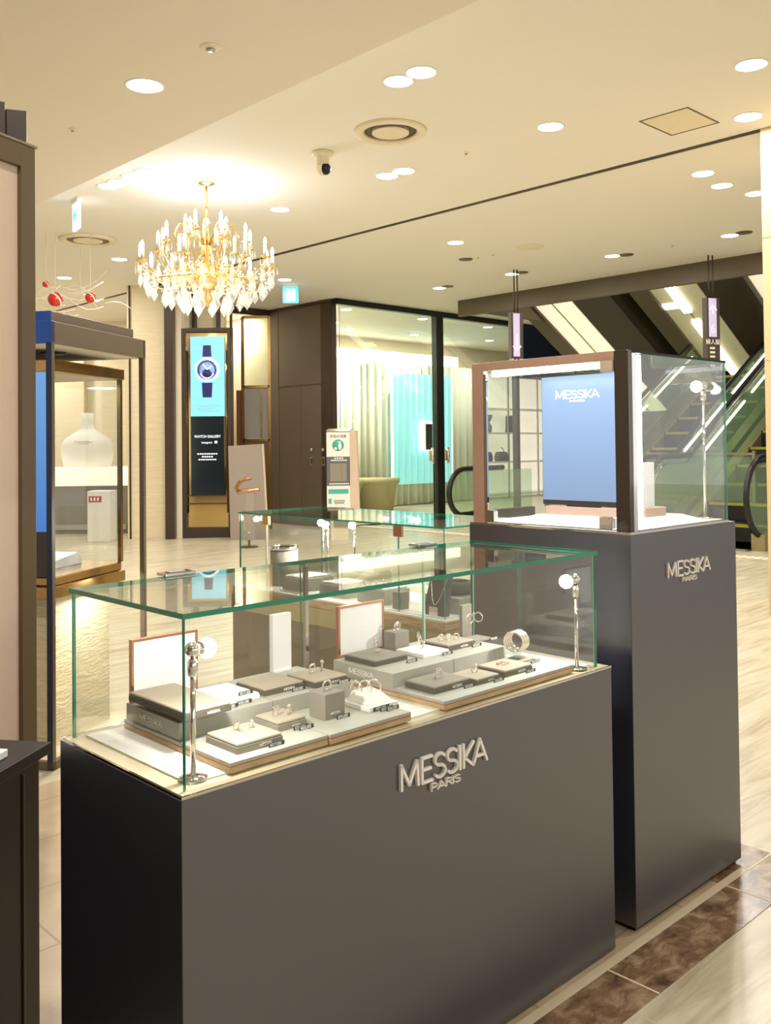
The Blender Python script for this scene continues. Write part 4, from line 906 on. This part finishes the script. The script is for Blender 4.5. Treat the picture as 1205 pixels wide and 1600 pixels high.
MB().box(0, LX, 0, pw, 0, .03).build('bottom_rail', 'brown', w, bevel=.002); MB().box(0, pw, pw, LY, 0, .03).build('bottom_rail', 'brown', w, bevel=.002)
MB().box(.225, .60, .15, .58, 0, .555).build('textured_base', 'plaster', w)
MB().box(.219, .225, .144, .15, 0, .555).build('corner_trim', 'copper', w)
# inner vitrine
MB().box(.16, .66, .11, .60, .555, .60).build('gold_tray', 'brass', w, bevel=.003); MB().box(.17, .65, .12, .59, .60, .635).build('gold_tray_top', 'brass', w, bevel=.006)
MB().box(.16, .66, .11, .60, 1.385, 1.43).build('gold_top', 'brass', w, bevel=.003)
for x, y in ((.64, .12), (.64, .58), (.175, .58)): MB().box(x - .01, x + .006, y - .008, y + .008, .635, 1.385).build('gold_post', 'brass', w)
pane(w, .17, .65, .118, .122, .635, 1.385, .004); pane(w, .645, .649, .122, .58, .635, 1.385, .004)
MB().box(.165, .175, .12, .59, .80, 1.385).build('blue_reflection_front', screen('painted blue reflection', '7fb6ec', '4f8ad8', .75, 2, .8, 1.38), w); MB().box(.165, .175, .12, .59, .635, .80).build('dark_glass_front', 'brownd', w)  # blue reflection in the front glass, painted as a glowing panel
light('vitrine_lamp', 'AREA', (.42, .35, 1.37), 2.2, (1, .95, .85), .12, parent=w)
light('base_lamp', 'AREA', (.41, .07, .60), 2.4, (1, .95, .85), .06, parent=w)
p = lambda x, y, z: tuple(Vector((SO.x, SO.y, z)) + Matrix.Rotation(SR, 3, 'Z') @ Vector((x, y, 0)))
q = MB(); q.prism([(0, 0), (.2, 0), (.2, .03), (.17, .05), (.0, .03)], 0, .18, lambda x, y, z: (x, z, y)); tag(q.build('display_wedge', 'boxw', loc=p(.36, .25, .635), rz=SR, bevel=.003), 'white wedge cushion on the floor of the bronze-framed vitrine', 'cushion')
w = thing('perfume_stand', 'clear glass block stand with chrome clasp inside the bronze-framed vitrine', 'display stand', p(.24, .22, .635), SR)
MB().box(-.04, .05, -.03, .05, 0, .09).build('glass_block', 'acryl', w, bevel=.003); MB().box(-.04, .04, -.02, .04, .09, .18).build('glass_block', 'acryl', w, bevel=.003); MB().ball((.02, -.01, .19), .014).build('clasp', 'chrome', w)

# bust, counter, white plinth in the room at far left
def sm(mb, name, m, lab, cat, **k): return tag(mb.build(name, m, **k), lab, cat)
w = thing('service_counter', 'brown counter with a bright white top seen through the vitrine', 'counter', (-4.9, 12.2, 0), 0)
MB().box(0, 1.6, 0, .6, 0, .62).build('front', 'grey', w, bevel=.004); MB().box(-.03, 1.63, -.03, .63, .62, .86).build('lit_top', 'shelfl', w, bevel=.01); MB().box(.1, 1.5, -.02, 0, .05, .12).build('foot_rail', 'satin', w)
w = thing('white_plinth', 'white plinth with a small red logo seen through the vitrine', 'plinth', (-3.56, 11.1, 0), 0)
MB().box(0, .27, 0, .3, 0, .60).build('plinth_body', 'white', w, bevel=.004); MB().box(.02, .17, -.004, 0, .47, .54).build('red_logo', 'red', w)
q = MB()
for k in range(3): q.box(.04 + k * .04, .06 + k * .04, -.008, -.004, .485, .525)
q.build('logo_letters', 'print', w)
w = thing('display_bust', 'white neck bust with a necklace in the room behind the vitrine', 'bust', (-4.0, 12.5, .86), 0)
q = MB(); q.lathe([(0, 0), (.31, 0), (.34, .12), (.36, .28), (.30, .38), (.17, .46), (.09, .52), (.08, .62), (.085, .72), (0, .73)], n=32); bo = q.build('bust_body', 'white', w); bo.scale = (1, .55, 1)
MB().torus((0, 0, .40), .2, .012, (0, -.35, 1), 28, 8).build('necklace', 'gem', w)
# ceiling decoration
def orn(x, y, z, r, lab):
    w = thing('red_ornament', lab, 'ornament', (x, y, z), 0, 'red ceiling ornaments'); MB().ball((0, 0, 0), r, n=18).build('ball', 'redo', w)
    MB().torus((0, 0, 0), r * .96, r * .12, (.5, .6, .6), 24, 6).build('white_band', 'print', w); MB().tube([(0, 0, r), (0, 0, CZ - z)], .003, 5).build('string', 'cream', w)
def atpx(x, y, d):
    v = fw + rt * (x - 602.5) / FPX + up * (CYPX - y) / FPX; return Vector((0, 0, CAM_H)) + v * d / v.y
for (x, y, r, lab) in ((141, 465, .05, 'single red ball ornament above the vitrine, rightmost'), (86, 468, .068, 'large red ornament half hidden behind the vitrine cap'), (71, 444, .03, 'smallest red ornament, highest at the left')):
    v = atpx(x, y, 8.6); orn(v.x, v.y, v.z, r, lab)
random.seed(11)
w = thing('branch_garland', 'white branch garland strung under the ceiling behind the red ornaments', 'decoration', tuple(atpx(120, 452, 9.2)), 0)
for k in range(15):
    x0 = random.uniform(-.55, .2); z0 = random.uniform(-.18, .06); y0 = random.uniform(-.3, .5); l = random.uniform(.2, .5); s = random.choice((-1, 1)) * random.uniform(.1, .5)
    MB().tube([(x0 + l * t, y0, z0 + s * l * t + .06 * sin(t * 3.1) * (1 if k % 2 else -1)) for t in (0, .25, .5, .75, 1)], .0035, 5).build('branch', 'print', w)
MB().tube([(0, .1, 0), (0, .1, CZ - w.location.z)], .003, 5).build('string', 'cream', w)

# ------------------------------------------------------------------ gallery sign with two screens
w = thing('sign_totem', 'tall bronze-framed totem with a light blue watch screen above a dark gallery screen', 'sign', (-2.5, 11.42, 0), radians(3))
TW, THH = .60, 2.57
for x in (0, TW - .04): MB().box(x, x + (.055 if x == 0 else .04), 0, .12, 0, THH).build('frame_post', 'brownd', w, bevel=.003)
MB().box(.055, TW - .04, 0, .12, THH - .04, THH).build('frame_head', 'brownd', w); MB().box(.055, TW - .04, 0, .12, 0, .12).build('frame_foot', 'brownd', w)
MB().box(.055, TW - .04, .08, .1, .12, THH - .04).build('mirror_back', 'mirror', w)
MB().box(.11, .52, .0, .05, 1.49, 2.47).build('upper_screen', 'scrlt', w, bevel=.003)
MB().box(.11, .515, .0, .05, .52, 1.485).build('lower_screen', 'dscreen', w, bevel=.003)
for z in (.42, .52): MB().box(.055, TW - .04, .03, .05, z - .015, z).build('shelf_rail', 'bronze', w)
for x in (.06, .545): MB().tube([(x, .03, .3), (x, .03, 2.3)], .006, 6).build('side_rod', 'brass', w)
cx, cz = .313, 2.06
MB().prism([(-.05, .16), (.05, .16), (.065, .30), (-.045, .30)][:4], -.004, 0, lambda x, y, z: (cx + x * (1.1 if y < .2 else .85) + (-.008 if y > .2 else 0), z, cz + y)).build('watch_strap', 'scrblue', w)
MB().prism([(-.055, -.34), (.055, -.34), (.065, -.16), (-.065, -.16)], -.004, 0, lambda x, y, z: (cx + x, z, cz + y)).build('watch_strap', 'scrblue', w)
MB().lathe([(0, 0), (.15, 0), (.15, .004), (0, .004)], (cx, 0, cz), 40, (0, -1, 0)).build('watch_case', 'ledsoft', w)
MB().lathe([(0, .004), (.125, .004), (.125, .006), (0, .006)], (cx, 0, cz), 40, (0, -1, 0)).build('watch_dial', 'scrmid', w)
q = MB()
q.torus((cx, -.006, cz), .105, .008, (0, 1, 0), 36, 6)
q.lathe([(0, .006), (.058, .006), (.058, .008), (0, .008)], (cx, 0, cz - .05), 24, (0, -1, 0)); q.build('dial_marks', 'scrblue', w)
q = MB(); q.torus((cx, -.007, cz - .02), .085, .008, (0, 1, 0), 20, 6, radians(20), radians(160)); q.obox((cx, -.009, cz), (cx - .05, -.009, cz + .07), .003, .008, (1, 0, 0)); q.obox((cx, -.009, cz), (cx + .06, -.009, cz + .05), .003, .008, (1, 0, 0)); q.build('watch_hands', 'scrlt2', w)
q = MB()
for r_, n_ in ((0, 7), (1, 5), (2, 6)):
    for k in range(n_): q.box(.18 + r_ * .02 + k * .04, .21 + r_ * .02 + k * .04, -.003, 0, 1.61 - r_ * .03, 1.618 - r_ * .03)
q.build('caption_lines', 'scrmid', w)
text('WATCH GALLERY', .046, 'scrtext', w, (.313, -.002, 1.225), align='CENTER', name='gallery_lettering', sx=.86); text('Instagram', .034, 'scrtext', w, (.305, -.002, 1.155), align='CENTER', name='small_lettering')
MB().box(.40, .43, -.003, 0, 1.155, 1.185).build('camera_icon', 'scrtext', w)
for r_, n_ in ((0, 9), (1, 5), (2, 8)):
    q = MB()
    for k in range(n_): q.box(.313 - n_ * .014 + k * .028, .313 - n_ * .014 + k * .028 + .02, -.002, 0, 1.02 - r_ * .035, 1.034 - r_ * .035)
    q.build('text_line', 'scrtext', w)
w = thing('folding_post', 'slim brass pole standing right of the watch totem', 'pole', (-1.90, 11.5, 0), 0); MB().tube([(0, 0, 0), (0, 0, 2.98)], .018, 10).build('pole', 'brownd', w); MB().box(-.03, .03, -.03, .03, 2.98, CZ).build('ceiling_plate', 'brownd', w)

# leaning board and curved-arm stand
w = thing('grey_board', 'mauve grey board leaning upright beside the watch totem', 'board', (-1.90, 11.16, 0), radians(-2))
MB().hexa([(.03, 0, 0), (.47, 0, 0), (.47, .03, 0), (.03, .03, 0), (.0, .05, 1.12), (.41, .05, 1.14), (.41, .08, 1.14), (.0, .08, 1.12)]).build('board_face', 'mauve', w, bevel=.002)
MB().hexa([(.47, -.002, 0), (.49, -.002, 0), (.49, .03, 0), (.47, .03, 0), (.41, .048, 1.14), (.428, .048, 1.14), (.428, .08, 1.14), (.41, .08, 1.14)]).build('light_edge', 'pink', w)
w = thing('arm_stand', 'slim pole stand with a curved polished copper arm in front of the grey board', 'stand', (-1.52, 10.3, 0), 0)
MB().lathe([(0, 0), (.1, 0), (.1, .012), (.015, .02), (.012, .62), (0, .62)], n=20).build('pole', 'brownd', w); MB().box(-.035, .06, -.015, .03, .08, .62).build('grey_sleeve', 'mauve', w, bevel=.005)
MB().ball((0, -.01, .16), .022).build('ball_joint', 'chrome', w)
MB().tube([(-.13, 0, .60), (-.06, 0, .625), (.0, 0, .62), (.08, 0, .635), (.12, 0, .63)], [.02, .026, .028, .024, .02], 10).build('saddle', 'copper', w)
MB().tube([(-.12, 0, .61), (-.135, 0, .66), (-.10, 0, .72), (-.04, 0, .75), (.03, 0, .755)], [.016, .02, .022, .02, .016], 10).build('curved_arm', 'brass', w)

# sanitiser stand
w = thing('sanitizer_stand', 'white hand sanitizer stand with teal posters and a grey recess before the shopfront', 'dispenser', (-.70, 10.95, 0), radians(8))
X1, ZB, ZT = .275, .34, 1.27
MB().hexa([(0, 0, ZB), (X1, 0, ZB), (X1 + .06, .2, ZB), (0.02, .2, ZB), (0, 0, ZT), (X1, 0, ZT), (X1 + .06, .2, ZT + .03), (.02, .2, ZT + .03)]).build('housing', 'white', w, bevel=.004)
MB().hexa([(X1, .0, ZB + .01), (X1 + .12, .06, ZB - .05), (X1 + .14, .2, ZB - .05), (X1 + .02, .2, ZB), (X1, .0, ZT - .01), (X1 + .08, .06, ZT + .02), (X1 + .12, .2, ZT + .02), (X1, .2, ZT)]).build('side_shell', 'pink', w, bevel=.004)
MB().hexa([(.0, -.001, ZT), (X1, -.001, ZT), (X1 + .05, .12, ZT + .035), (.03, .12, ZT + .035), (.0, 0, ZT + .008), (X1, 0, ZT + .008), (X1 + .05, .12, ZT + .043), (.03, .12, ZT + .043)]).build('brown_lid', 'bronze', w)
MB().box(.05, X1 - .02, .03, .17, 0, ZB).build('leg_box', 'cream', w); MB().box(.08, .26, -.003, .02, .16, .30).build('grey_tray', 'grey', w)
def fp(name, m, x0, x1, z0, z1, t=.003, y=0): return MB().box(x0, x1, y - t, y, z0, z1).build(name, m, w)
fp('dark_panel', 'charcoal', .0, X1, .64, .98); fp('recess', 'stand', .04, X1 - .04, .69, .90, .006); fp('recess_shadow', 'grey', .17, .185, .70, .88, .008)
MB().lathe([(0, 0), (.068, 0), (.068, .003), (0, .003)], (X1 / 2, 0, 1.115), 30, (0, -1, 0)).build('teal_disc', 'teal', w)
q = MB(); q.lathe([(0, 0), (.018, 0), (.02, .06), (.008, .075), (.008, .09), (0, .09)], (X1 / 2 + .02, -.008, 1.06), 12); q.box(X1 / 2 - .005, X1 / 2 + .03, -.012, -.004, 1.148, 1.158); q.ball((X1 / 2 - .03, -.006, 1.075), .018, n=8); q.build('bottle_picture', 'print', w)
text('手指の消毒', .04, 'charcoal', w, (X1 / 2, -.002, 1.205), align='CENTER', name='heading_lettering')
for k, (z, m_, x0, n_) in enumerate([(.955, 'print', .09, 4), (.93, 'print', .05, 8), (.655, 'print', .03, 11), (.455, 'grey', .08, 8), (.43, 'grey', .09, 6), (.37, 'charcoal', .08, 6)]):
    q = MB(); s_ = (X1 - 2 * x0 + .02) / n_
    for j in range(n_): q.box(x0 + j * s_, x0 + (j + .75) * s_, -.005, -.003 if m_ == 'print' else 0, z, z + .014)
    q.build('text_line', m_, w)
fp('teal_band', 'teal', .02, X1 - .02, .545, .60); fp('small_teal_disc', 'teal', .02, .055, .43, .49)

# ------------------------------------------------------------------ chandelier
w = thing('chandelier', 'gold crystal chandelier with tiers of white candle lights', 'chandelier', (-1.335, 7.0, 0), 0)
def P3(r, a, z): return (r * cos(a), r * sin(a), z)
MB().tube([(0, 0, 2.80), (0, 0, CZ)], .010, 8).build('chain_rod', 'gold', w); MB().lathe([(0, CZ - .03), (.06, CZ - .012), (.065, CZ), (0, CZ)], n=20).build('ceiling_rose', 'gold', w)
MB().lathe([(0, 2.16), (.02, 2.18), (.05, 2.22), (.02, 2.27), (.07, 2.32), (.11, 2.37), (.06, 2.43), (.025, 2.5), (.05, 2.58), (.02, 2.64), (.015, 2.78), (.03, 2.80), (0, 2.83)], n=20).build('stem', 'gold', w)
q = MB()
for k in range(8):
    a = k * pi / 4 + .2; q.tube([P3(.02, a, 2.62), P3(.12, a, 2.78), P3(.20, a, 2.78), P3(.235, a, 2.70), P3(.22, a, 2.62)], .008, 6)
q.build('crown_scrolls', 'gold', w)
random.seed(3)
def candle(r, a, z, arm_r0, arm_z0, light_on=True):
    x, y = r * cos(a), r * sin(a)
    MB().tube([P3(arm_r0, a, arm_z0), P3(arm_r0 + (r - arm_r0) * .35, a, arm_z0 - .07), P3(arm_r0 + (r - arm_r0) * .75, a, arm_z0 - .06), P3(r, a, z - .05), P3(r, a, z)], .0055, 6).build('arm', 'gold', w)
    MB().lathe([(.01, -.012), (.036, .0), (.04, .004), (.012, .004), (0, .004)], (x, y, z), 16).build('drip_pan', 'gold', w)
    c = MB(); c.lathe([(0, .0), (.013, .0), (.013, .085), (0, .085)], (x, y, z + .004), 10); c = c.build('candle_sleeve', 'white', w)
    MB().lathe([(0, .085), (.010, .09), (.013, .105), (.008, .13), (0, .145)], (x, y, z + .004), 10).build('flame_bulb', 'candle', w)
    for k in range(5):
        b = a + k * 2 * pi / 5; xx, yy = x + .036 * cos(b), y + .036 * sin(b); L = random.uniform(.06, .10)
        yield xx, yy, z - .004, L
drops = []
for k in range(14):
    a = k * 2 * pi / 14 + .1; drops += list(candle(.49, a, 2.47 + .03 * (k % 2), .08, 2.42))
for k in range(9):
    a = k * 2 * pi / 9 + .35; drops += list(candle(.33, a, 2.62, .06, 2.5))
for k in range(5):
    a = k * 2 * pi / 5 + .6; drops += list(candle(.16, a, 2.72, .04, 2.56))
def drop(mb, x, y, z, L, r=.010):
    t = mb.bm.verts.new((x, y, z)); b = mb.bm.verts.new((x, y, z - L)); n = 6
    ring_ = [mb.bm.verts.new((x + r * cos(2 * pi * i / n), y + r * sin(2 * pi * i / n), z - L * .68)) for i in range(n)]
    for i in range(n): mb._f([t, ring_[i], ring_[(i + 1) % n]]); mb._f([b, ring_[(i + 1) % n], ring_[i]])
q = MB()
for x, y, z, L in drops: drop(q, x, y, z, L, .006)
tag(q.build('crystal_fringe', 'crystal', w), kind='stuff')
for ring_r, n, z, L, r in ((.43, 20, 2.36, .14, .028), (.31, 16, 2.31, .16, .032), (.17, 10, 2.27, .17, .034), (.49, 22, 2.42, .12, .018), (.24, 14, 2.40, .12, .022), (.36, 16, 2.44, .10, .02)):
    for k in range(n):
        a = k * 2 * pi / n + ring_r * 9; q = MB(); drop(q, 0, 0, 0, L, r); o = q.build('crystal_drop', 'crystal', w, loc=P3(ring_r, a, z))
        q = MB(); q.ball((0, 0, .012), .010, n=8); q.build('crystal_bead', 'crystal', o)
q = MB()
for k in range(14):
    a0 = k * 2 * pi / 14 + .1; a1 = a0 + 2 * pi / 14; p0 = Vector(P3(.47, a0, 2.44)); p1 = Vector(P3(.47, a1, 2.44))
    for j in range(11): t = j / 10; v = p0.lerp(p1, t); v.z -= .12 * sin(pi * t); q.ball(tuple(v), .008, n=6)
tag(q.build('bead_swags', 'crystal', w), kind='stuff')
q = MB(); q.torus((0, 0, 2.36), .30, .010, (0, 0, 1), 36, 8); q.torus((0, 0, 2.33), .43, .007, (0, 0, 1), 40, 8)
for k in range(12):
    a = k * pi / 6; q.torus(P3(.16, a, 2.42), .055, .006, (-sin(a), cos(a), 0), 14, 6); q.torus(P3(.22, a, 2.36), .045, .005, (cos(a), sin(a), .3), 14, 6)
q.build('scroll_frame', 'gold', w)
light('chandelier_glow', 'POINT', (0, 0, 2.86), 24, (.95, .96, 1), .12, parent=w); light('chandelier_glow', 'POINT', (0, 0, 2.2), 8, (1, .9, .75), .2, parent=w)
